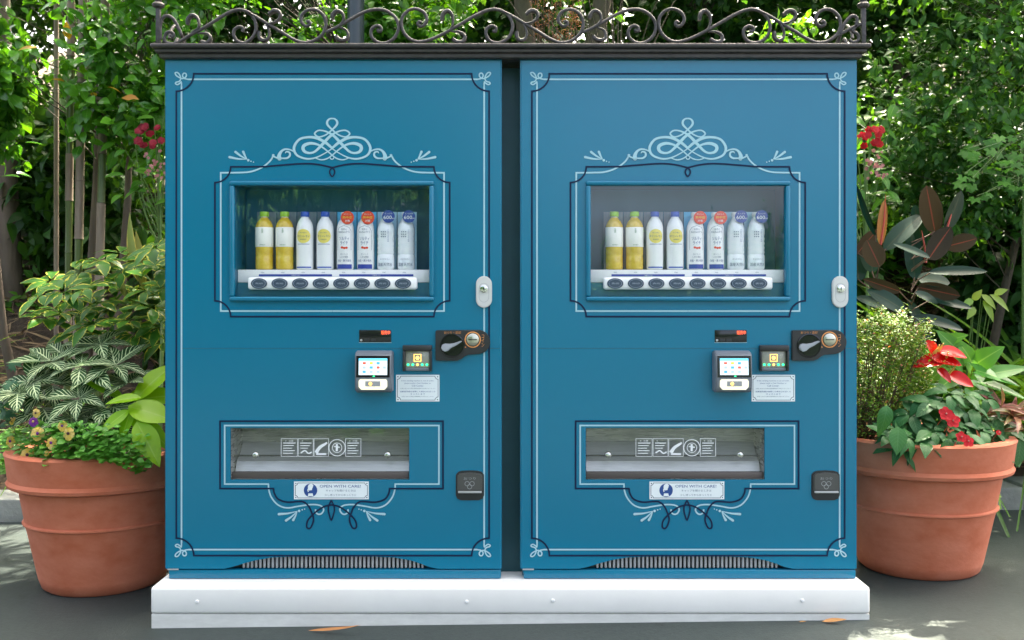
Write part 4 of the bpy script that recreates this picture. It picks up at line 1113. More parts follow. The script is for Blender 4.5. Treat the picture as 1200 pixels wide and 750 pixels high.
# zebra plant
base = Vector((PLX - .06, PLY - .06, SLZ))
t = thing('zebra_plant', 'dark green plant with white striped leaves behind the violas', 'plant', base)
LM = vari('zebra_leaf', M['zebra'], 3, n=8, w=.44, p=.92, curl=.32, fold=.22, cols=5)
ros = [(75, 418), (118, 405), (62, 452), (92, 468), (112, 440), (40, 448), (128, 478), (85, 492), (60, 425), (135, 430), (22, 462), (105, 490), (50, 478), (95, 430), (150, 450), (140, 500)]
sb = B()
for i, (px, py) in enumerate(ros):
    y = PLY - .18 + rv(-.06, .10) + (.08 if py < 430 else 0); p = P(px, py, y)
    stem_to(sb, base + Vector((rv(-.05, .05), rv(-.05, .05), -.02)), p, .007, .004, .02)
    ax = Vector((rv(-.4, .2), rv(-.9, -.35), 1)).normalized(); e1 = ax.orthogonal().normalized(); e2 = ax.cross(e1); a0 = rv(0, 6)
    for k in range(6):
        a = a0 + 2 * math.pi * k / 6 + rv(-.2, .2); d = (e1 * math.cos(a) + e2 * math.sin(a)) + ax * rv(.0, .45)
        put_leaf(random.choice(LM), t, p + d.normalized() * .004 + ax * .008 * k / 6, d, ax, rv(.115, .165))
sb.build('stem', M['greenstem'], t)

# lime philodendron
def big_leaf(me, parent, b_, t_, yb, yt, wpx, nrm, sb=None, root=None, wl=.4, mat=None):
    a, c = P(b_[0], b_[1], yb), P(t_[0], t_[1], yt); L_ = (c - a).length * 1.06
    wreal = wpx * pxs((yb + yt) / 2)
    o = put_leaf(me, parent, a, c - a, nrm, (wreal / wl, L_, L_))
    if sb is not None and root is not None:
        m = root.lerp(a, .55) + Vector((0, 0, .03)); sb.tube([Vector(p) for p in crom([tuple(root), tuple(m), tuple(a), tuple(a + (c - a) * .06)], 4)], .0042, 5)
    return o
base = Vector((PLX + .16, PLY - .12, SLZ)); root = base + Vector((0, 0, -.02))
t = thing('lime_philodendron', 'glossy lime green plant with broad leaves against the machine side', 'plant', base)
LMp = [geo_mesh('lime_leaf', leaf_geo(9, .4, .8, .16, c, 5, .012), M['lime']) for c in (.12, .25, .4)]
sb = B()
for b_, t_, yb, yt, w, nr in [((146, 468), (86, 434), .36, .34, 17, (-.2, -.7, 1)), ((158, 470), (203, 416), .36, .42, 30, (-.5, -1, .4)), ((166, 466), (122, 467), .30, .26, 15, (0, -.8, 1)), ((150, 476), (205, 490), .30, .28, 36, (.1, -.8, 1)),
                                     ((152, 480), (116, 505), .28, .22, 18, (-.2, -1, .7)), ((160, 494), (186, 542), .26, .19, 30, (.3, -1, .5)), ((150, 470), (172, 448), .40, .45, 14, (-.4, -1, .5)), ((155, 478), (140, 515), .30, .24, 18, (-.3, -1, .6)),
                                     ((160, 470), (215, 455), .38, .40, 26, (0, -.9, .7)), ((150, 486), (205, 520), .30, .26, 24, (.2, -.9, .8))]:
    big_leaf(random.choice(LMp), t, b_, t_, yb - .063, yt - .063, w, nr, sb, root)
sb.build('stem', M['greenstem'], t)

# tall lance leaves behind the schefflera
base = Vector((PLX + .14, PLY + .2, SLZ))
t = thing('lance_leaf_plant', 'tall pointed yellowish leaf standing above the variegated shrub', 'plant', base)
LMl = geo_mesh('lance_leaf', leaf_geo(9, .2, .8, .35, .06, 5), leafmat('lance_leaf', (.10, .15, .03), (.20, .20, .05), .4, tw=.25, pattern='margin', pc=(.34, .28, .08), tl=(1.4, 1.4, .6)))
sb = B()
for b_, t_, w, nr in (((162, 330), (149, 252), 16, (-.5, -1, .1)), ((168, 340), (160, 272), 14, (.5, -1, .1)), ((178, 350), (205, 280), 15, (.2, -1, .3)), ((150, 350), (128, 300), 13, (-.6, -1, .3))):
    big_leaf(LMl, t, b_, t_, PLY + .2, PLY + .24, w, nr, sb, base, wl=.2)
sb.build('stem', M['greenstem'], t)

# violas
base = Vector((PLX - .08, PLY - .26, SLZ))
t = thing('viola_plant', 'low trailing violas with small yellow and purple flowers at the pot rim', 'plant', base)
g = leaf_geo(4, .8, .85, .15, .25)
pos, dd, uu, ss = [], [], [], []
leafobjs = 0; LMv = geo_mesh('viola_leaf', g, M['viola'])
for i in range(1500):
    px = rv(3, 172); top = 494 + (8 if px < 40 else 0) + max(0, px - 110) * .25; py = top + rv(0, 1) ** .8 * (52 if px < 60 else 44)
    ang = (px - 118) / 109.0
    yb = PLY - math.sqrt(max(.02, 1 - min(.97, abs(ang)) ** 2)) * .365
    y = yb + rv(-.03, .16) - (.01 if py > 525 else 0)
    p = P(px, py, y)
    pos.append(p); a = rv(0, 6.28); d = Vector((math.cos(a), math.sin(a) - .35, rv(-.2, .4))); dd.append(d); uu.append(Vector((rv(-.4, .4), rv(-.9, -.1), 1))); ss.append(rv(.020, .038))
pos = np.array(pos); dd = np.array(dd); uu = np.array(uu); ss = np.array(ss)
o = link('foliage', mass_mesh('foliage', g, pos - np.array(base), basis(dd, uu), ss, M['viola']), None, t); tag(o, kind='stuff')
def viola(px, py, y, col, eye, sc=1.0):
    c = P(px, py, y); fw = Vector((rv(-.3, .3), -1, rv(.1, .5))).normalized(); e1 = Vector((1, 0, 0)); e1 = (e1 - fw * e1.dot(fw)).normalized(); e2 = e1.cross(fw) * -1
    b = bmesh.new()
    for a, r_ in ((90, .0125), (40, .012), (140, .012), (200, .0125), (340, .0125), (270, .015)):
        cc = c - base + (e1 * math.cos(R(a)) + e2 * math.sin(R(a))) * .010 * sc - fw * .0008 * (a / 100)
        ring = [b.verts.new(cc + (e1 * math.cos(k * .628) + e2 * math.sin(k * .628)) * r_ * sc * .9 + fw * -.003 * (k % 2)) for k in range(10)]
        mid = b.verts.new(cc + fw * .002)
        for k in range(10): b.faces.new((mid, ring[k], ring[(k + 1) % 10]))
    me = bpy.data.meshes.new('flower'); b.to_mesh(me); b.free(); f = link('flower', me, col, t)
    B().ball(c - base + fw * .002, .0055 * sc, 1, (1, .5, 1)).build('flower_eye', eye, f)
    B().tube([c - base, c - base - fw * .02 + Vector((0, 0, -.05))], .0012, 4).build('flower_stalk', M['greenstem'], f)
for px, py, cl, ey, s_ in ((32, 533, 'petal_yel', 'eye', 1.25), (44, 508, 'petal_yel', 'petal_pur', 1.2), (60, 519, 'petal_yel', 'petal_pur', 1.1), (80, 508, 'petal_yel', 'eye', 1.15), (39, 494, 'petal_pur', 'petal_yel', .9), (12, 517, 'petal_yel', 'petal_pur', 1.0), (73, 499, 'petal_yel', 'petal_pur', .9), (54, 531, 'petal_yel', 'spadix', .5), (42, 484, 'petal_yel', 'eye', .8), (14, 493, 'petal_yel', 'spadix', .7)):
    ang = max(-.97, min(.97, (px - 118) / 109.0)); viola(px, py, PLY - math.sqrt(1 - ang ** 2) * .365 - .035, M[cl], M[ey], s_)

# dark lobed-leaf filler at the pot's outer edge
base = Vector((PLX - .22, PLY - .05, SLZ))
t = thing('geranium', 'blue-green plant with jagged leaves at the outer edge of the pot', 'plant', base)
def jag_geo(n=10):
    vs = [(0, 0, 0)]; uv = [(.5, 0)]; fs = []
    for i in range(2 * n + 1):
        a = R(-65 + 310 * i / (2 * n)); r_ = .5 * (1 if i % 2 else .62); vs.append((r_ * math.cos(a), .42 + r_ * math.sin(a), -.1 * (i % 2))); uv.append((.5 + .5 * math.cos(a), .5 + .5 * math.sin(a)))
    vs[0] = (0, .42, .02)
    for i in range(2 * n): fs.append((0, 1 + i, 2 + i, 2 + i))
    return vs, [(a, b, c) for a, b, c, _ in fs], uv
v_, f_, u_ = jag_geo()
JM = geo_mesh('jagged_leaf', (np.array(v_), np.array(f_), np.array(u_)), leafmat('jagged_leaf', (.022, .095, .05), (.04, .14, .065), .5, tw=.2))
sb = B()
for i in range(26):
    px, py = rv(-8, 32), rv(432, 505); p = P(px, py, PLY - .14 + rv(-.1, .1)); stem_to(sb, base, p, .003, .002, .02)
    put_leaf(JM, t, p, (rv(-1, 1), rv(-.6, .2), rv(-.3, .6)), (rv(-.3, .3), -.8, .8), rv(.04, .065))
sb.build('stem', M['greenstem'], t)

# ---- right pot
base = Vector((PRX - .12, PRY + .10, SRZ))
t = thing('rubber_plant', 'dark glossy rubber plant with big oval leaves beside the machine', 'plant', base)
def rl(mat, curl=.1): return geo_mesh('rubber_leaf', leaf_geo(12, .5, .92, .10, curl, 5, 0, .15, .52), mat)
RD = [rl(M['rubber'], c) for c in (.06, .18)]; RU = [rl(M['rubber_under'], c) for c in (-.06, .08)]; RN = rl(M['rubber_new'], .05)
YR = PRY + .06
sb = B()
tops = [P(1030, 300, YR), P(1086, 305, YR)]
s0 = P(1068, 392, YR); s1 = P(1026, 392, YR)
for a, c in ((s0, tops[1]), (s1, tops[0]), (s0, P(1074, 330, YR))):
    stem_to(sb, Vector((a.x, a.y, SRZ - .03)), a, .009, .008, .006); stem_to(sb, a, c, .008, .005, .01)
sb.build('stem', M['twig'], t)
RL = [('d', (1108, 270), (1128, 226), 28, (.5, -.45, .9), 0), ('u', (1096, 274), (1086, 219), 23, (-.4, -1, .1), 0), ('d', (1036, 294), (1080, 246), 21, (-.3, -.9, .75), 0), ('u', (1088, 304), (1112, 268), 24, (.2, -1, .2), -.05), ('u', (1108, 289), (1145, 280), 19, (0, -1, -.1), 0),
      ('d', (1088, 319), (1155, 316), 13, (0, -1, .8), -.04), ('d', (1090, 302), (1050, 285), 11, (-.1, -.9, .8), -.08), ('d', (1072, 328), (1069, 268), 18, (-.3, -1, .3), .02), ('d', (1083, 290), (1071, 242), 15, (-.8, -.8, .3), .06), ('n', (1032, 288), (1036, 236), 10, (-.6, -1, .1), 0),
      ('u', (1031, 313), (1017, 282), 23, (-.1, -1, .1), -.06), ('d', (1022, 320), (1021, 274), 30, (.2, -.7, .7), .05), ('u', (1004, 298), (1026, 271), 16, (.1, -1, -.1), 0), ('d', (1027, 278), (1003, 220), 8, (-1, -.5, .3), 0), ('d', (1062, 366), (1022, 337), 20, (-.1, -1, .7), -.05),
      ('d', (1070, 371), (1131, 381), 14, (0, -1, .8), -.04), ('d', (1066, 384), (1099, 404), 15, (.1, -1, .7), -.06), ('u', (1074, 336), (1124, 347), 18, (.1, -1, -.2), 0), ('d', (1090, 350), (1138, 359), 12, (0, -1, .8), -.02), ('d', (1072, 343), (1102, 352), 12, (0, -1, .8), -.06),
      ('d', (1075, 326), (1112, 330), 22, (.1, -.9, .8), .02), ('d', (1006, 330), (1002, 280), 26, (.3, -.8, .6), .04), ('u', (1056, 342), (1012, 327), 12, (0, -1, -.2), -.02), ('d', (1040, 360), (1006, 348), 14, (0, -1, .8), .0), ('d', (1080, 384), (1066, 352), 14, (.3, -1, .3), .02), ('d', (1060, 388), (1030, 380), 12, (0, -1, .8), -.03)]
for k, b_, t_, w, nr, dy in RL:
    me = RN if k == 'n' else random.choice(RD if k == 'd' else RU)
    big_leaf(me, t, b_, t_, YR + dy, YR + dy + rv(-.05, .05), w * 1.12, nr, wl=.5)
    a = P(*b_, YR + dy); so_ = P(1068 if b_[0] > 1045 else 1027, min(392, b_[1] + 14), YR); B().tube([so_ - base, a - base + (P(*t_, YR + dy) - a) * .05], .0028, 5).build('petiole', M['twig'], t)
for b_, t_ in (((1032, 287), (1038, 228)), ((1085, 308), (1080, 270)), ((1109, 270), (1116, 238)), ((1103, 288), (1115, 268))):
    a, c = P(*b_, YR - .02) - base, P(*t_, YR - .02) - base
    B().tube([a, a.lerp(c, .5) + Vector((.004, 0, 0)), c], [.005, .004, .0008], 6).build('leaf_sheath', M['redstem'], t)

# little box-like shrub
base = Vector((PRX - .26, PRY - .02, SRZ))
t = thing('small_leaved_shrub', 'twiggy upright shrub with tiny yellow-green leaves', 'shrub', base)
g = leaf_geo(3, .55, .9, .2, .1)
pos, dd, uu, ss = [], [], [], []; tb = B()
nt = 620
for i in range(nt):
    px = rv(984, 1088); f = rv(0, 1)
    topy = 362 + 14 * abs(math.sin(px * .11)) + (14 if px > 1065 else 0); py = topy + f ** 1.3 * (150 - (px > 1070) * 20)
    if px > 1050: py = min(py, 500 - (px - 1050) * .6)
    y = PRY - .22 + rv(0, .24) + .06 * f
    p = P(px, py, y)
    if i % 6 == 0:
        r0 = base + Vector((rv(-.05, .05), rv(-.05, .05), -.02)); mid = Vector((p.x * .7 + r0.x * .3, p.y * .6 + r0.y * .4, (p.z + r0.z) / 2))
        tb.tube([v - base for v in (r0, mid, p)], [.003, .0022, .0012], 4)
    for k in range(18):
        a = rv(0, 6.28); d = Vector((math.cos(a), math.sin(a), rv(-.3, .9))); o_ = Vector((rv(-.022, .022), rv(-.022, .022), rv(-.028, .028)))
        pos.append(p + o_); dd.append(d); uu.append(Vector((rv(-.6, .6), rv(-1, .2), 1))); ss.append(rv(.010, .019))
pos = np.array(pos); R_ = basis(np.array(dd), np.array(uu)); ss = np.array(ss); pick = RNG.random(len(pos)) < .09
o = link('foliage', mass_mesh('foliage', g, pos[~pick] - np.array(base), R_[~pick], ss[~pick], M['box']), None, t); tag(o, kind='stuff')
o = link('red_tips', mass_mesh('red_tips', g, pos[pick] - np.array(base), R_[pick], ss[pick] * .8, M['boxred']), None, t); tag(o, kind='stuff')
tb.build('twig', M['twig'], t)

# anthurium
base = Vector((PRX + .02, PRY - .02, SRZ)); root = base + Vector((0, 0, -.02))
t = thing('anthurium', 'anthurium with waxy red flowers above glossy heart-shaped leaves', 'plant', base)
HL = [geo_mesh('anthurium_leaf', heart_geo(7, .62, .1, c), M['anth']) for c in (.1, .3)]; HS = [geo_mesh('spathe', leaf_geo(9, .62, .72, .3, c, 5, 0, .5, .62), M['spathe']) for c in (.05, .25)]
sb = B(); YA = PRY - .06
for b_, t_, w, nr in (((1100, 412), (1134, 414), 20, (-.1, -.7, 1)), ((1108, 422), (1073, 424), 19, (.1, -.75, .8)), ((1090, 418), (1126, 427), 18, (0, -.8, .8)), ((1096, 414), (1086, 400), 15, (.2, -1, .3)), ((1112, 438), (1140, 452), 17, (.2, -1, .5)), ((1098, 432), (1116, 446), 11, (.2, -1, .4))):
    o = big_leaf(random.choice(HS), t, b_, t_, YA - .06, YA - .10, w * 1.1, nr, sb, root, wl=.62); o.name = 'spathe'
    a = P(*b_, YA - .065) - base; c = a + Vector((rv(-.005, .02), -.03, .035)); f = B().tube([a, a.lerp(c, .5), c], [.004, .0045, .002], 6).build('spadix', M['spadix'], t)
for b_, t_, w, nr in (((1140, 428), (1130, 400), 22, (0, -1, .4)), ((1146, 425), (1172, 408), 26, (.4, -.8, .6)), ((1144, 434), (1195, 448), 26, (0, -.55, 1)), ((1120, 408), (1100, 388), 18, (-.3, -1, .4)), ((1110, 400), (1132, 392), 18, (.1, -1, .6)), ((1092, 425), (1072, 400), 20, (-.3, -1, .4)), ((1142, 444), (1165, 462), 24, (.3, -.8, .8)),
                    ((1150, 448), (1204, 464), 20, (.1, -.6, 1)), ((1120, 440), (1100, 455), 22, (-.2, -.9, .7)), ((1128, 430), (1118, 415), 24, (0, -1, .4)), ((1155, 440), (1205, 428), 22, (.2, -.7, .8)), ((1108, 430), (1090, 444), 20, (-.3, -1, .5)), ((1135, 445), (1150, 470), 22, (.2, -1, .6))):
    big_leaf(random.choice(HL), t, b_, t_, YA + rv(-.03, .06), YA + rv(-.06, .02), w, nr, sb, root, wl=.62)
sb.build('stem', M['greenstem'], t)

# impatiens
base = Vector((PRX + .05, PRY - .22, SRZ)); root = base.copy()
t = thing('impatiens', 'dark-leaved impatiens with bright red flowers spilling over the pot rim', 'plant', base)
LMi = vari('impatiens_leaf', M['imp'], 4, n=7, w=.46, p=.8, curl=.4, fold=.22, cols=5, wave=.01)
sb = B()
ros = [(1060, 510), (1048, 500), (1094, 472), (1112, 462), (1110, 512), (1125, 495), (1138, 478), (1150, 505), (1160, 490), (1170, 520), (1078, 495), (1135, 520), (1092, 505), (1155, 466), (1180, 505), (1068, 485), (1186, 528), (1120, 478), (1040, 512), (1056, 522), (1085, 518), (1102, 492), (1146, 520), (1165, 505), (1130, 462), (1082, 470), (1190, 515), (1100, 528), (1160, 532), (1074, 515), (1088, 485), (1105, 478), (1140, 495), (1118, 520), (1175, 490), (1052, 510), (1065, 498), (1130, 508)]
for px, py in ros:
    ang = max(-.95, min(.95, (px - 1080) / 108.0)); y = PRY - math.sqrt(1 - ang ** 2) * .34 + (.04 if py > 500 else .12) + rv(-.02, .03)
    p = P(px, py, y); stem_to(sb, root + Vector((rv(-.1, .1), 0, -.02)), p, .005, .003, .02)
    ax = Vector((rv(-.3, .5), rv(-.9, -.4), 1)).normalized(); e1 = ax.orthogonal().normalized(); e2 = ax.cross(e1); a0 = rv(0, 6)
    for k in range(6):
        a = a0 + 2 * math.pi * k / 6 + rv(-.25, .25); d = (e1 * math.cos(a) + e2 * math.sin(a)) + ax * rv(-.1, .35)
        put_leaf(random.choice(LMi), t, p + d.normalized() * .01, d, ax, rv(.065, .105))
for px, py, w in ((1036, 505, 18), (1052, 530, 20), (1110, 545, 18), (1140, 545, 18), (1175, 540, 20), (1195, 545, 16)):
    ang = max(-.93, min(.93, (px - 1080) / 108.0)); y = PRY - math.sqrt(1 - ang ** 2) * .375 - .02
    big_leaf(random.choice(LMi), t, (px - rv(-6, 6), py - 30), (px, py), y + .04, y - .02, w, (rv(-.3, .3), -1, .5), wl=.46)
sb.build('stem', M['redstem'], t)
def petal_flower(parent, c, r_, mat, n=5, fw=Vector((0, -1, .35)), name='flower', rows=1, base=None):
    fw = fw.normalized(); e1 = fw.orthogonal().normalized(); e2 = fw.cross(e1); b = bmesh.new()
    for row in range(rows):
        for k in range(n):
            a = 2 * math.pi * k / n + row * .6 + rv(-.12, .12); rr = r_ * (1 - .28 * row); d = (e1 * math.cos(a) + e2 * math.sin(a)); s_ = fw.cross(d)
            lift = fw * (.15 + .25 * row) * rr
            ctr = c + d * rr * .55 + lift; pts = []
            for j in range(9):
                q_ = 2 * math.pi * j / 9; pts.append(b.verts.new(ctr + d * math.cos(q_) * rr * .52 + s_ * math.sin(q_) * rr * .50 + fw * rv(-.06, .12) * rr))
            m_ = b.verts.new(ctr - fw * .08 * rr)
            for j in range(9): b.faces.new((m_, pts[j], pts[(j + 1) % 9]))
    me = bpy.data.meshes.new(name); b.to_mesh(me); b.free(); me.polygons.foreach_set('use_smooth', [True] * len(me.polygons))
    return link(name, me, mat, parent)
for px, py, r_ in ((1108, 485, .026), (1116, 493, .027), (1126, 512, .020), (1134, 517, .022), (1170, 507, .010)):
    ang = (px - 1080) / 108.0; y = PRY - math.sqrt(1 - ang ** 2) * .34 - .075
    f = petal_flower(t, P(px, py, y) - base, r_, M['petal_red'])
    B().ball(P(px, py, y) - base + Vector((0, -.008, .002)), .0035, 1).build('flower_eye', M['petal_pink'], f)
    a = P(px, py, y) - base; B().tube([a + Vector((0, .003, 0)), a + Vector((0, .07, -.05))], .0016, 4).build('flower_stalk', M['redstem'], f)

# pink cordyline
base = Vector((PRX + .24, PRY - .08, SRZ))
t = thing('pink_cordyline', 'plant with narrow pink and olive leaves at the outer pot edge', 'plant', base)
CM = [geo_mesh('pink_leaf', leaf_geo(8, .2, .8, .45, c, 5), M['pink']) for c in (.15, .45)]
for b0, n in (((1186, 488), 16), ((1172, 478), 7), ((1200, 505), 10)):
    c = P(*b0, PRY - .12)
    for k in range(n):
        a = 2 * math.pi * k / n + rv(-.2, .2); d = Vector((math.cos(a), -.3 + .5 * math.sin(a), rv(-.2, .9)))
        put_leaf(random.choice(CM), t, c, d, (rv(-.3, .3), -.8, .8), rv(.10, .16))
B().tube([Vector((0, 0, -.03)), P(1186, 490, PRY - .12) - base], [.008, .006], 6).build('stem', M['greenstem'], t)

# ------------------------------------------------------------------ bank planting
def clump_points(n, centers, rng, gap=-.25):
    """points in a union of ellipsoids, thinned into clumps with gaps"""
    out = []; ph = rng.uniform(0, 6.28, (5, 4)); fr = rng.normal(0, 1, (5, 3)) * 3.2
    wts = np.array([c[3] * c[5] for c in centers]); wts = wts / wts.sum(); tot = 0
    while tot < n * 1.3:
        c = centers[rng.choice(len(centers), p=wts)]
        u = rng.normal(size=(60, 3)); u /= np.linalg.norm(u, axis=1, keepdims=True); r_ = rng.random(60) ** (1 / 2.2)
        p = np.array(c[:3]) + u * r_[:, None] * np.array(c[3:6])
        f = sum(np.sin(p @ fr[i] + ph[i, 0]) for i in range(5))
        out.append(np.concatenate([p, u], 1)[f > gap]); tot += len(out[-1])
    a = np.concatenate(out); a = a[rng.permutation(len(a))]
    return a[:n]

def make_bush(name, label, cat, base, centers, ntw, per, geo, size, mats, group=None, nparts=0, spread=.07, trunks=None, bark='bark_dk', seed=1, upb=.9, nbr=40, trunk_r=.03, yel=0, crownname='crown', fdir=-.35, remap=True, gap=-.25):
    if remap: base = (base[0], YY(base[1]), bank_z(base[0], YY(base[1])) - .06); centers = [(c[0], YY(c[1])) + tuple(c[2:]) for c in centers]
    rng = np.random.default_rng(seed); random.seed(seed)
    base = Vector(base); t = thing(name, label, cat, base, group)
    cp = clump_points(ntw, centers, rng, gap); P0 = cp[:, :3]; U = cp[:, 3:]
    n = ntw * per
    tw = np.repeat(P0, per, 0); ou = np.repeat(U, per, 0)
    ax = ou * .6 + rng.normal(0, .35, (n, 3)) + np.array((0, fdir * .4, .25)); 
    k = np.tile(np.arange(per), ntw) / per
    ax1 = np.repeat(U * .7 + rng.normal(0, .3, (ntw, 3)) + np.array((0, -.2, .1)), per, 0); ax1 /= np.linalg.norm(ax1, axis=1, keepdims=True)
    pos = tw + ax1 * (k[:, None] - .5) * spread * 2 + rng.normal(0, spread * .22, (n, 3))
    rd = rng.normal(size=(n, 3)); d = ax1 * .55 + rd * .75 + np.array((0, 0, -.15)); 
    up = np.array((0, fdir, upb)) + rng.normal(0, .38, (n, 3)) + ou * .25
    Rm = basis(d, up); sc = size * rng.uniform(.65, 1.15, n)
    ok, z = in_view(pos); order = np.argsort(np.where(ok, z, 1e9)); part = np.zeros(n, bool)
    if nparts: part[order[:min(nparts, int(ok.sum()))]] = True
    o = link(crownname, mass_mesh(crownname, geo, pos[~part] - np.array(base), Rm[~part], sc[~part], mats[0]), None, t); tag(o, kind='stuff')
    if nparts:
        me = geo_mesh('leaf', geo, mats[0]); me2 = geo_mesh('leaf', geo, mats[1]) if len(mats) > 1 else me
        for i in np.nonzero(part)[0]:
            ob = bpy.data.objects.new('leaf', me2 if (len(mats) > 1 and rng.random() < yel) else me); COL.objects.link(ob); ob.parent = t
            mm = Matrix([list(r_) for r_ in Rm[i]]).to_4x4()
            ob.matrix_local = Matrix.Translation(Vector(pos[i]) - base) @ mm @ Matrix.Diagonal((sc[i], sc[i], sc[i], 1))
    # trunk and branches
    tb = B(); cen = Vector(np.mean(P0, 0)) - base
    trunks = trunks or [((0, 0, -.1), cen)]
    for a, c in trunks:
        a, c = Vector(a), Vector(c); w = Vector((rv(-.05, .05), rv(-.05, .05), 0))
        tb.tube([a, a.lerp(c, .35) + w, a.lerp(c, .7) - w, c], [trunk_r, trunk_r * .85, trunk_r * .65, trunk_r * .4], 8)
    tb.build('trunk', M[bark], t, True, 80)
    bb_ = B()
    for i in range(nbr):
        a, c = random.choice(trunks); a, c = Vector(a), Vector(c); e = Vector(P0[rng.integers(ntw)]) - base; a, c = min(trunks, key=lambda tc: (Vector(tc[1]) - e).length + rv(0, .3)); a, c = Vector(a), Vector(c); f_ = max(.25, min(1.0, (e.z - .35 - a.z) / max(.1, c.z - a.z))); s_ = a.lerp(c, f_); m_ = s_.lerp(e, .5) + Vector((rv(-.08, .08), rv(-.08, .08), rv(-.02, .1)))
        r_ = trunk_r * .16
        bb_.tube([s_, m_, e], [r_, r_ * .6, r_ * .22], 5)
    if nbr: tag(bb_.build('branches', M['bark_dk'], t, True, 80), kind='stuff')
    return t

g_cam = leaf_geo(5, .52, .85, .18, .22)
g_hed = leaf_geo(4, .50, .85, .22, .25)
g_vin = leaf_geo(4, .55, .8, .2, .2)
# camellia left of the machines
make_bush('camellia', 'glossy-leaved camellia on slender trunks behind the zebra plant pot', 'shrub', (-2.44, 3.1, 0),
          [(-2.9, 2.55, 2.75, .80, .45, .70), (-2.35, 2.6, 2.45, .62, .42, .55), (-3.2, 2.5, 1.95, .55, .35, .36), (-2.2, 2.9, 3.2, .8, .5, .5), (-2.05, 2.6, 2.15, .36, .3, .28), (-3.1, 2.7, 3.4, .9, .5, .5), (-2.75, 2.45, 2.2, .5, .3, .35)],
          800, 6, g_cam, .105, [M['camellia'], M['camellia_y']], nparts=300, spread=.09, seed=3, bark='bark', yel=.012, gap=.05, trunk_r=.034,
          trunks=[((-.55, .1, -.1), (-.75, -.1, 1.6)), ((.05, 0, -.1), (.18, -.1, 1.9)), ((-.2, .15, -.1), (-.05, 0, 2.0)), ((.45, .1, -.1), (.42, 0, 1.9)), ((-1.0, .1, -.1), (-.95, -.1, 1.7))], nbr=70)
# clipped hedge behind, right
make_bush('hedge_shrub', 'dense green shrub with small leaves behind the rubber plant', 'shrub', (2.9, 3.3, bank_z(2.9, 3.3) - .05),
          [(2.9, 2.8, 2.6, .75, .5, .75), (3.6, 2.9, 2.75, .8, .5, .85), (2.45, 2.9, 2.2, .5, .4, .55), (3.4, 3.0, 1.95, .75, .4, .5), (2.6, 3.1, 3.3, .8, .5, .5), (3.6, 3.2, 3.5, .9, .5, .5), (2.8, 3.2, 1.8, .7, .35, .45), (4.2, 3.1, 2.4, .6, .5, .9)],
          3000, 7, g_hed, .070, [M['hedge'], M['vine']], nparts=300, spread=.075, gap=-1.3, seed=11, yel=.2, nbr=90, trunk_r=.03)
# leafy shrubs showing over the cresting
make_bush('vine_shrub', 'bright green leafy shrub rising behind the middle of the iron cresting', 'shrub', (.4, 2.9, bank_z(.4, 2.9) - .05),
          [(.1, 2.7, 2.75, .8, .45, .45), (.9, 2.75, 2.8, .8, .45, .5), (1.6, 2.8, 2.8, .6, .45, .5), (.5, 2.9, 3.3, 1.2, .5, .45), (.6, 2.9, 1.8, 1.2, .4, .7)],
          1300, 7, g_vin, .080, [M['vine'], M['hedge']], nparts=300, spread=.085, seed=21, yel=.4, nbr=70)
make_bush('shade_shrub', 'sparse dark green shrub with bare twigs behind the end of the cresting', 'shrub', (-1.1, 3.4, bank_z(-1.1, 3.4) - .05),
          [(-1.2, 3.2, 2.9, .7, .4, .5), (-.6, 3.1, 2.7, .5, .4, .45), (-1.6, 3.3, 3.2, .6, .4, .4), (-1.1, 3.4, 1.7, .8, .4, .5)],
          640, 7, g_vin, .082, [M['camellia'], M['vine']], nparts=200, spread=.085, seed=23, yel=.25, nbr=80)

# far trees closing the view
g_far = leaf_geo(3, .5, .85, .2, .2)
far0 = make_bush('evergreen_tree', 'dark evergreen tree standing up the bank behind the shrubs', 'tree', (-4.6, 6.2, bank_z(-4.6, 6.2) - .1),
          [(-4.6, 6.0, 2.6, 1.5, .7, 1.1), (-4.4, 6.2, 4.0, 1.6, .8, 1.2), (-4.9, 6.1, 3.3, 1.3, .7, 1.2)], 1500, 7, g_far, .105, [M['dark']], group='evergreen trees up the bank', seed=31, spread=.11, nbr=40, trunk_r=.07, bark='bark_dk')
def copy_tree(t, loc, rz, sc, label):
    c = t.copy(); COL.objects.link(c); c.location = loc; c.rotation_euler.z = rz; c.scale = sc
    if label: c['label'] = label
    for ch in t.children:
        d = ch.copy(); COL.objects.link(d); d.parent = c
    return c
for i, (x, y, s_) in enumerate(((-2.2, 6.4, 1.0), (-.2, 6.0, 1.0), (1.6, 6.3, 1.0), (3.4, 6.5, 1.05), (5.4, 6.1, 1.1), (-7.0, 6.4, 1.1), (7.6, 6.5, 1.1), (-4.4, 8.4, 1.35), (-1.2, 8.2, 1.35), (1.9, 8.3, 1.35), (4.9, 8.6, 1.35), (-8, 8.8, 1.4), (8.4, 8.8, 1.4))):
    copy_tree(far0, (x, YY(y), bank_z(x, YY(y)) - .1), i * 1.3 + .4, (s_, s_ * (.9 + .2 * (i % 2)), s_), None)
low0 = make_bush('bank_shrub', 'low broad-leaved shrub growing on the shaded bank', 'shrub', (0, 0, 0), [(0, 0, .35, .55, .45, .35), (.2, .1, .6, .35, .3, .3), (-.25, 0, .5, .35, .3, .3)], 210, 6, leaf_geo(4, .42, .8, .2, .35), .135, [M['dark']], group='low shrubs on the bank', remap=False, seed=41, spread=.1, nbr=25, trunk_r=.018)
low0.location = (-2.1, YY(4.0), bank_z(-2.1, YY(4.0)) - .03)
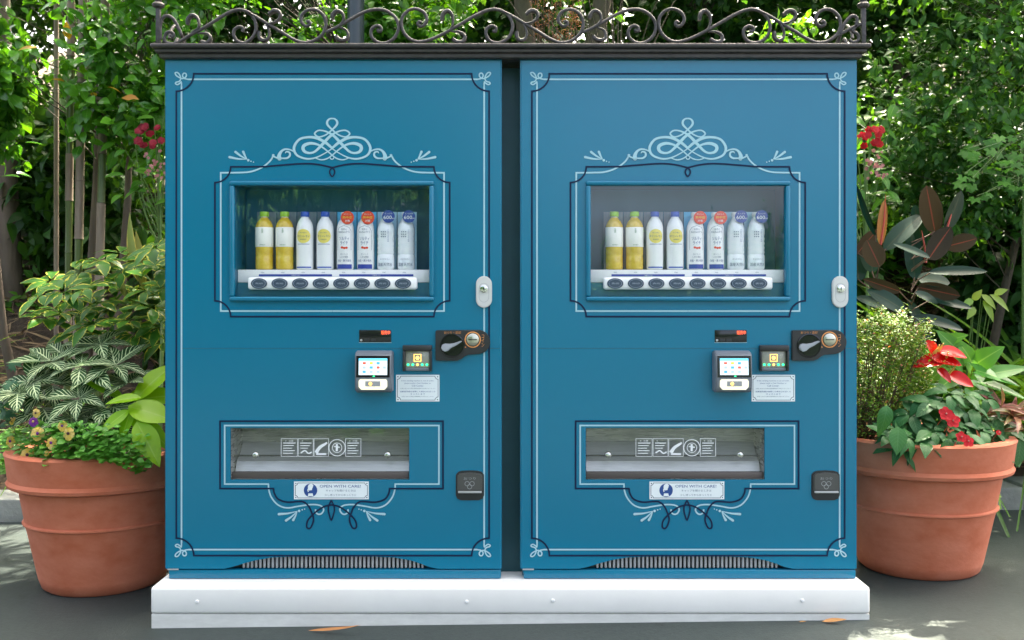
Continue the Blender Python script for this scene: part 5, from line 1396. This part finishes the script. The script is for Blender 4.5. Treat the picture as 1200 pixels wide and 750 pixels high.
for i, (x, y, s_) in enumerate(((-1.2, 3.7, 1.0), (-2.9, 4.6, 1.2), (-3.5, 5.2, 1.3), (-1.5, 4.9, 1.2), (0, 4.2, 1.2), (1.4, 4.3, 1.2), (2.4, 4.0, 1.1), (3.4, 4.0, 1.15), (4.4, 4.0, 1.2), (2.9, 4.8, 1.3), (4.0, 5.0, 1.3), (5.2, 4.6, 1.3), (.6, 5.0, 1.3), (-5.0, 4.8, 1.3), (-2.15, 3.45, .8), (-1.7, 3.25, .8), (3.0, 3.6, .9), (4.1, 3.5, .9))):
    copy_tree(low0, (x, YY(y), bank_z(x, YY(y)) - .03), i * 2.3 + .5, (s_, s_, s_ * (.9 + .15 * (i % 3))), None)

# tall trees added for dappled shade: their crowns stay unseen above the frame
g_can = leaf_geo(3, .5, .85, .2, .2)
for i, (x, y, cs, lb, sd_) in enumerate(((-3.6, 4.6, [(-3.4, 3.6, 6.2, 1.7, 1.6, .8), (-3.0, 3.3, 5.5, 1.3, 1.5, .4), (-2.2, 3.0, 6.9, 1.5, 1.5, .8), (-4.6, 3.6, 6.8, 1.5, 1.5, .8)], 'tall bank tree with an unseen crown added to shade the zebra plant pot', 71),
                                        (.3, 5.0, [(-.2, 3.8, 6.3, 1.6, 1.5, .8), (1.2, 3.4, 6.8, 1.5, 1.5, .8)], 'tall bank tree with an unseen crown added to shade both machines', 72),
                                        (4.3, 4.8, [(2.9, 3.6, 6.2, 1.3, 1.4, .8), (2.5, 3.2, 5.6, 1.0, 1.1, .4), (4.2, 3.2, 6.8, 1.7, 1.5, .8), (5.2, 3.8, 6.2, 1.5, 1.4, .8)], 'tall bank tree with an unseen crown added to shade the rubber plant pot', 73))):
    zb = bank_z(x, YY(y)) - .06
    make_bush('added_shade_tree', lb, 'tree', (x, y, zb), cs, 1900, 7, g_can, .17, [M['hedge']], group='tall trees with unseen crowns added for shade', seed=sd_, spread=.16, bark='bark', trunk_r=.075, nbr=40, trunks=[((0, 0, 0), (cs[0][0] - x, YY(cs[0][1]) - YY(y), cs[0][2] - zb)), ((0, 0, 0), (cs[-1][0] - x, YY(cs[-1][1]) - YY(y), cs[-1][2] - zb))])

# strap-leaved clumps on the bank
def strap_clump(x, y, n, L0, label, seed, mat='strap'):
    y = YY(y); random.seed(seed); t = thing('strap_leaf_clump', label, 'plant', (x, y, bank_z(x, y) - .02), 'strap-leaved clumps on the bank')
    ms = [geo_mesh('blade', leaf_geo(10, .036, .55, .5, c, 3, 0, .3), M[mat]) for c in (.35, .7, 1.0)]
    for i in range(n):
        a = rv(0, 6.28); el = rv(.5, 1.6); d = (math.cos(a), math.sin(a) - .1, el)
        put_leaf(random.choice(ms), t, Vector((x + math.cos(a) * .04 + rv(-.06, .06), y + math.sin(a) * .04, bank_z(x, y) - .01)), d, (-math.cos(a) * .8, -math.sin(a) * .8 - .2, .6), rv(.7, 1.1) * L0, name='blade')
for i, (x, y, n, L0, lb) in enumerate(((-3.05, 2.5, 40, .62, 'dark strap-leaved clump low on the bank beside the kerb'), (-2.55, 2.75, 34, .6, 'dark strap-leaved clump behind the variegated shrub'), (-3.45, 3.2, 30, .6, 'dark strap-leaved clump under the camellia trunks'),
        (2.30, 2.5, 60, 1.35, 'bright strap-leaved clump right behind the rubber plant leaves'), (2.80, 2.45, 60, 1.3, 'bright strap-leaved clump behind the red anthurium'), (3.25, 2.6, 60, 1.5, 'tall arching strap-leaved clump at the foot of the hedge'), (2.55, 2.75, 60, 1.6, 'strap-leaved clump rising under the dense shrub'), (3.05, 2.8, 60, 1.6, 'strap-leaved clump higher up the bank under the dense shrub'))):
    strap_clump(x, y, n, L0, lb, 50 + i)

# bamboo canes
def cane(px, y, ytop, ybot, rpx, mats, label, lean=0.0):
    y = YY(y); a = P(px, ybot, y); x = a.x; zb = bank_z(x, y) - .05; zt = P(px, ytop, y).z
    t = thing('bamboo_cane', label, 'bamboo', (x, y, zb), 'bamboo canes under the camellia')
    h = zt - zb; r_ = rpx * pxs(y) / 2; z = 0; k = 0; nodes = []
    while z < h:
        seg = min(rv(.24, .34), h - z); m = mats[k % len(mats)]; x0 = lean * z / h; x1 = lean * (z + seg) / h
        rr = r_ * (1.12 if m == 'canetan' else 1)
        b = B(); b.tube([(x0, 0, z), (x0 + (x1 - x0) * .03, 0, z + .012), (x0 + (x1 - x0) * .5, 0, z + seg * .5), (x1, 0, z + seg - .002)], [rr * 1.08, rr * .98, rr * .97, rr], 10)
        b.build('cane_segment', M[m], t, True, 60); z += seg; k += 1
cane(78, 2.75, -60, 330, 8, ['canegreen', 'canegreen', 'canetan'], 'smooth green bamboo cane beside the sheathed one', .03)
cane(88, 2.65, -60, 330, 9, ['canegreen', 'canetan', 'canetan'], 'bamboo cane with green foot and thick brown sheaths', .05)
cane(112, 2.6, -40, 330, 9, ['canetan', 'canegreen', 'canetan', 'canetan'], 'tan-sheathed bamboo cane standing apart with green joint', .06)
cane(66, 3.2, -60, 330, 5, ['canetan'], 'thin tan bamboo cane behind the green one', .0)

# dark post behind the cresting
x = P(417, 20, YY(2.6)).x
t = thing('lamp_post', 'dark metal post rising behind the iron cresting', 'post', (x, YY(2.6), bank_z(x, YY(2.6)) - .05))
B().lathe([(.075, 0), (.075, .5), (.062, .52), (.05, .6), (.046, 3.4)], n=20).build('post_shaft', M['postmetal'], t)
B().lathe([(.065, 1.9), (.072, 1.92), (.072, 1.98), (.065, 2.0)], n=20).build('post_collar', M['postmetal'], t)

# red flowering sprays at both outer edges of the machines
def flower_spray(px0, y, label, mats, seed):
    y = YY(y); random.seed(seed); c = P(px0, 178, y); zb = bank_z(c.x, y)
    t = thing('flowering_shrub', label, 'shrub', (c.x, y, zb - .03)); base = Vector(t.location)
    sb = B(); LMf = geo_mesh('leaf', leaf_geo(5, .5, .85, .15, .3), M['vine'])
    sb.tube([Vector((0, 0, 0)), Vector((.02, 0, (c.z - zb) * .5)), c - base], [.014, .010, .006], 6)
    for i in range(46):
        p = c + Vector((rv(-.16, .16), rv(-.12, .12), rv(-.30, .26))); 
        if i % 3 == 0: stem_to(sb, Vector((0, 0, (c.z - zb) * rv(.6, .95))), p - base, .004, .002, .03, 4)
        put_leaf(LMf, t, p, (rv(-1, 1), rv(-1, .3), rv(-.6, .4)), (rv(-.3, .3), -.6, .9), rv(.07, .11))
    for i in range(13):
        p = c + Vector((rv(-.06, .06), -.12 + rv(-.03, .03), .06 + rv(-.05, .06)))
        petal_flower(t, p - base, rv(.018, .026), mats[0], 6, Vector((rv(-.5, .5), -1, rv(0, .6))), rows=3)
    for i in range(26):
        p = c + Vector((rv(-.03, .07), -.12 + rv(-.03, .03), -.09 + rv(-.07, .08)))
        petal_flower(t, p - base, rv(.007, .011), mats[1], 5, Vector((rv(-.5, .5), -1, rv(-.3, .6))), name='floret')
    sb.build('stem', M['greenstem'], t)
flower_spray(186, 2.35, 'shrub with crimson blooms peeking out beside the camellia', (M['petal_rose'], M['petal_pink']), 61)
flower_spray(1013, 2.35, 'shrub with red blooms and pink florets above the rubber plant', (M['petal_red'], M['petal_pink']), 62)

# rusty seed heads over the cresting
c = P(650, 12, YY(2.2))
t = thing('seedhead_plant', 'rust-brown dried flower heads showing above the cresting', 'plant', (c.x, YY(2.35), bank_z(c.x, YY(2.35)) - .02)); base = Vector(t.location)
pos, dd, uu, ss = [], [], [], []; sb = B(); random.seed(9)
for i in range(60):
    p = c + Vector((rv(-.13, .13), rv(-.05, .05), rv(-.14, .14)))
    if i % 2 == 0: stem_to(sb, Vector((0, 0, 0)), p - base, .004, .0012, .04, 4)
    for k in range(14):
        pos.append(p + Vector((rv(-.02, .02), rv(-.02, .02), rv(-.02, .02)))); dd.append((rv(-1, 1), rv(-1, 1), rv(-1, 1))); uu.append((rv(-1, 1), -1, 1)); ss.append(rv(.008, .015))
o = link('seedheads', mass_mesh('seedheads', leaf_geo(2, .6, .8, .1, .1), np.array(pos) - np.array(base), basis(np.array(dd), np.array(uu)), np.array(ss), M['seedhead']), None, t); tag(o, kind='stuff')
sb.build('stem', M['twig'], t)

# lobed lime-green leaves hanging at the far edge, and a small yellowing vine
c = P(1168, 205, YY(2.2)); random.seed(14)
t = thing('lobed_leaf_shrub', 'pale green shrub with lobed leaves overhanging the strap-leaved clumps', 'shrub', (c.x + .3, YY(2.6), bank_z(c.x + .3, YY(2.6)) - .02)); base = Vector(t.location)
v_, f_, u_ = jag_geo(5); LJ = geo_mesh('lobed_leaf', (np.array(v_), np.array(f_), np.array(u_)), leafmat('lobed_leaf', (.040, .14, .018), (.085, .24, .03), .45, tw=.3))
sb = B(); tip = P(1200, 150, YY(2.5))
sb.tube([Vector((0, 0, 0)), tip - base], [.012, .007], 6)
for i in range(70):
    px = rv(1128, 1225); p = P(px, 150 + (1225 - px) * .25 + rv(-8, 62), YY(2.15) + rv(-.1, .2))
    if i % 2 == 0: stem_to(sb, (tip - base) * rv(.8, 1), p - base, .003, .0015, .03, 4)
    put_leaf(LJ, t, p, (rv(-1, .3), rv(-1, 0), rv(-.9, .1)), (rv(-.3, .3), -.8, .9), rv(.06, .095))
sb.build('stem', M['greenstem'], t)
t = thing('yellowing_vine', 'thin vine with yellowing pointed leaves beside the anthurium', 'plant', (P(1150, 400, YY(2.1)).x, YY(2.35), bank_z(2.4, YY(2.35)) - .02)); base = Vector(t.location)
YV = geo_mesh('vine_leaf', leaf_geo(6, .42, .75, .2, .3), leafmat('yellowing_leaf', (.16, .30, .05), (.30, .38, .08), .4, tw=.3)); sb = B()
for b_, t_ in (((1140, 352), (1150, 340)), ((1150, 345), (1170, 360)), ((1152, 352), (1168, 376)), ((1140, 350), (1128, 360)), ((1160, 345), (1187, 362)), ((1142, 360), (1135, 372)), ((1165, 345), (1180, 338))):
    big_leaf(YV, t, b_, t_, 1.62, 1.58, 9, (rv(-.3, .3), -1, .6), wl=.42); stem_to(sb, Vector((0, 0, 0)), P(*b_, 1.62) - base, .004, .002, .02, 4)
sb.build('stem', M['greenstem'], t)

# dry bamboo litter on the bank
random.seed(5); n = 9000
X = RNG.uniform(-5, 5.5, n); Y = YY(2.3 + RNG.random(n) ** 1.2 * 3.4)
Zb = np.array([bank_z(a, b) for a, b in zip(X, Y)]) + RNG.uniform(.003, .03, n)
d = np.stack([RNG.normal(0, 1, n), RNG.normal(0, .7, n), RNG.normal(0, .25, n) + .25], 1); up = np.stack([RNG.normal(0, .4, n), RNG.normal(-.4, .3, n), np.ones(n)], 1)
o = link('bamboo_litter', mass_mesh('bamboo_litter', leaf_geo(3, .075, .8, .2, .12), np.stack([X, Y, Zb], 1), basis(d, up), RNG.uniform(.09, .26, n), M['straw'])); tag(o, 'dry brown bamboo leaves littering the bank', 'leaf litter', kind='stuff')

# ivy-like ground cover higher up the bank
n = 15000
X = RNG.uniform(-7.5, 7.5, n); Y = YY(4.3 + RNG.random(n) * 5.2)
Zb = np.array([bank_z(a_, b_) for a_, b_ in zip(X, Y)]) + RNG.uniform(.01, .16, n)
d = np.stack([RNG.normal(0, 1, n), RNG.normal(-.4, .7, n), RNG.normal(0, .3, n)], 1); up = np.stack([RNG.normal(0, .4, n), RNG.normal(-.5, .3, n), np.ones(n)], 1)
o = link('ground_cover', mass_mesh('ground_cover', leaf_geo(3, .7, .8, .2, .2), np.stack([X, Y, Zb], 1), basis(d, up), RNG.uniform(.07, .14, n), M['vine'])); tag(o, 'leafy green ground cover carpeting the upper bank', 'ground cover', kind='stuff')

# fallen leaves on the paving
random.seed(8)
for px, py, L_, rot, lb in ((978, 734, .085, .3, 'curled orange fallen leaf in front of the plinth end'), (395, 737.5, .20, 1.5, 'long tan fallen leaf lying against the plinth front'), (940, 733, .025, .6, 'tiny orange leaf scrap by the plinth')):
    z = D; y = (H - 0.0) / ((py - HOR) / FPX) - D; x = (px - 600) * (D + y) / FPX
    y = min(y, PY0 - .02)
    t = thing('fallen_leaf', lb, 'leaf', (x, y, ground_z(x) + .003))
    put_leaf(geo_mesh('leaf', leaf_geo(7, .3 if L_ < .15 else .1, .8, .5, -.15, 3), M['deadleaf']), t, t.location + Vector((-L_ / 2 * math.cos(rot * .2), 0, .0)), (math.cos(rot * .2), -.25, .06), (0, -.3, 1), L_, name='blade')

# ------------------------------------------------------------------ across the plaza (mirrored in the glass)
for i, (x, y, s_, lb) in enumerate(((-3.3, -8.0, 1.7, 'broad tree across the plaza mirrored in the display glass'), (-1.0, -9.5, 1.35, 'shortest tree of the row across the plaza'), (-6.0, -7.6, 1.9, 'tallest tree of the row across the plaza'), (-2.2, -11.2, 1.9, 'tree standing behind the row across the plaza'), (-9.0, -8.0, 1.8, 'tree at the far end of the row across the plaza'), (6.6, -17, 1.2, 'tree standing alone across the plaza'), (1.5, -9.6, .95, 'rounded bush across the plaza beside the row of trees'), (3.5, -10.6, 1.0, 'rounded bush across the plaza standing in the open'))):
    c = copy_tree(far0, (x, y, ground_z(max(-8, x)) - (.6 if x < 1 or x > 5 else 1.15)), i * 2.1, (s_, s_, s_), lb); c['group'] = 'trees across the plaza'
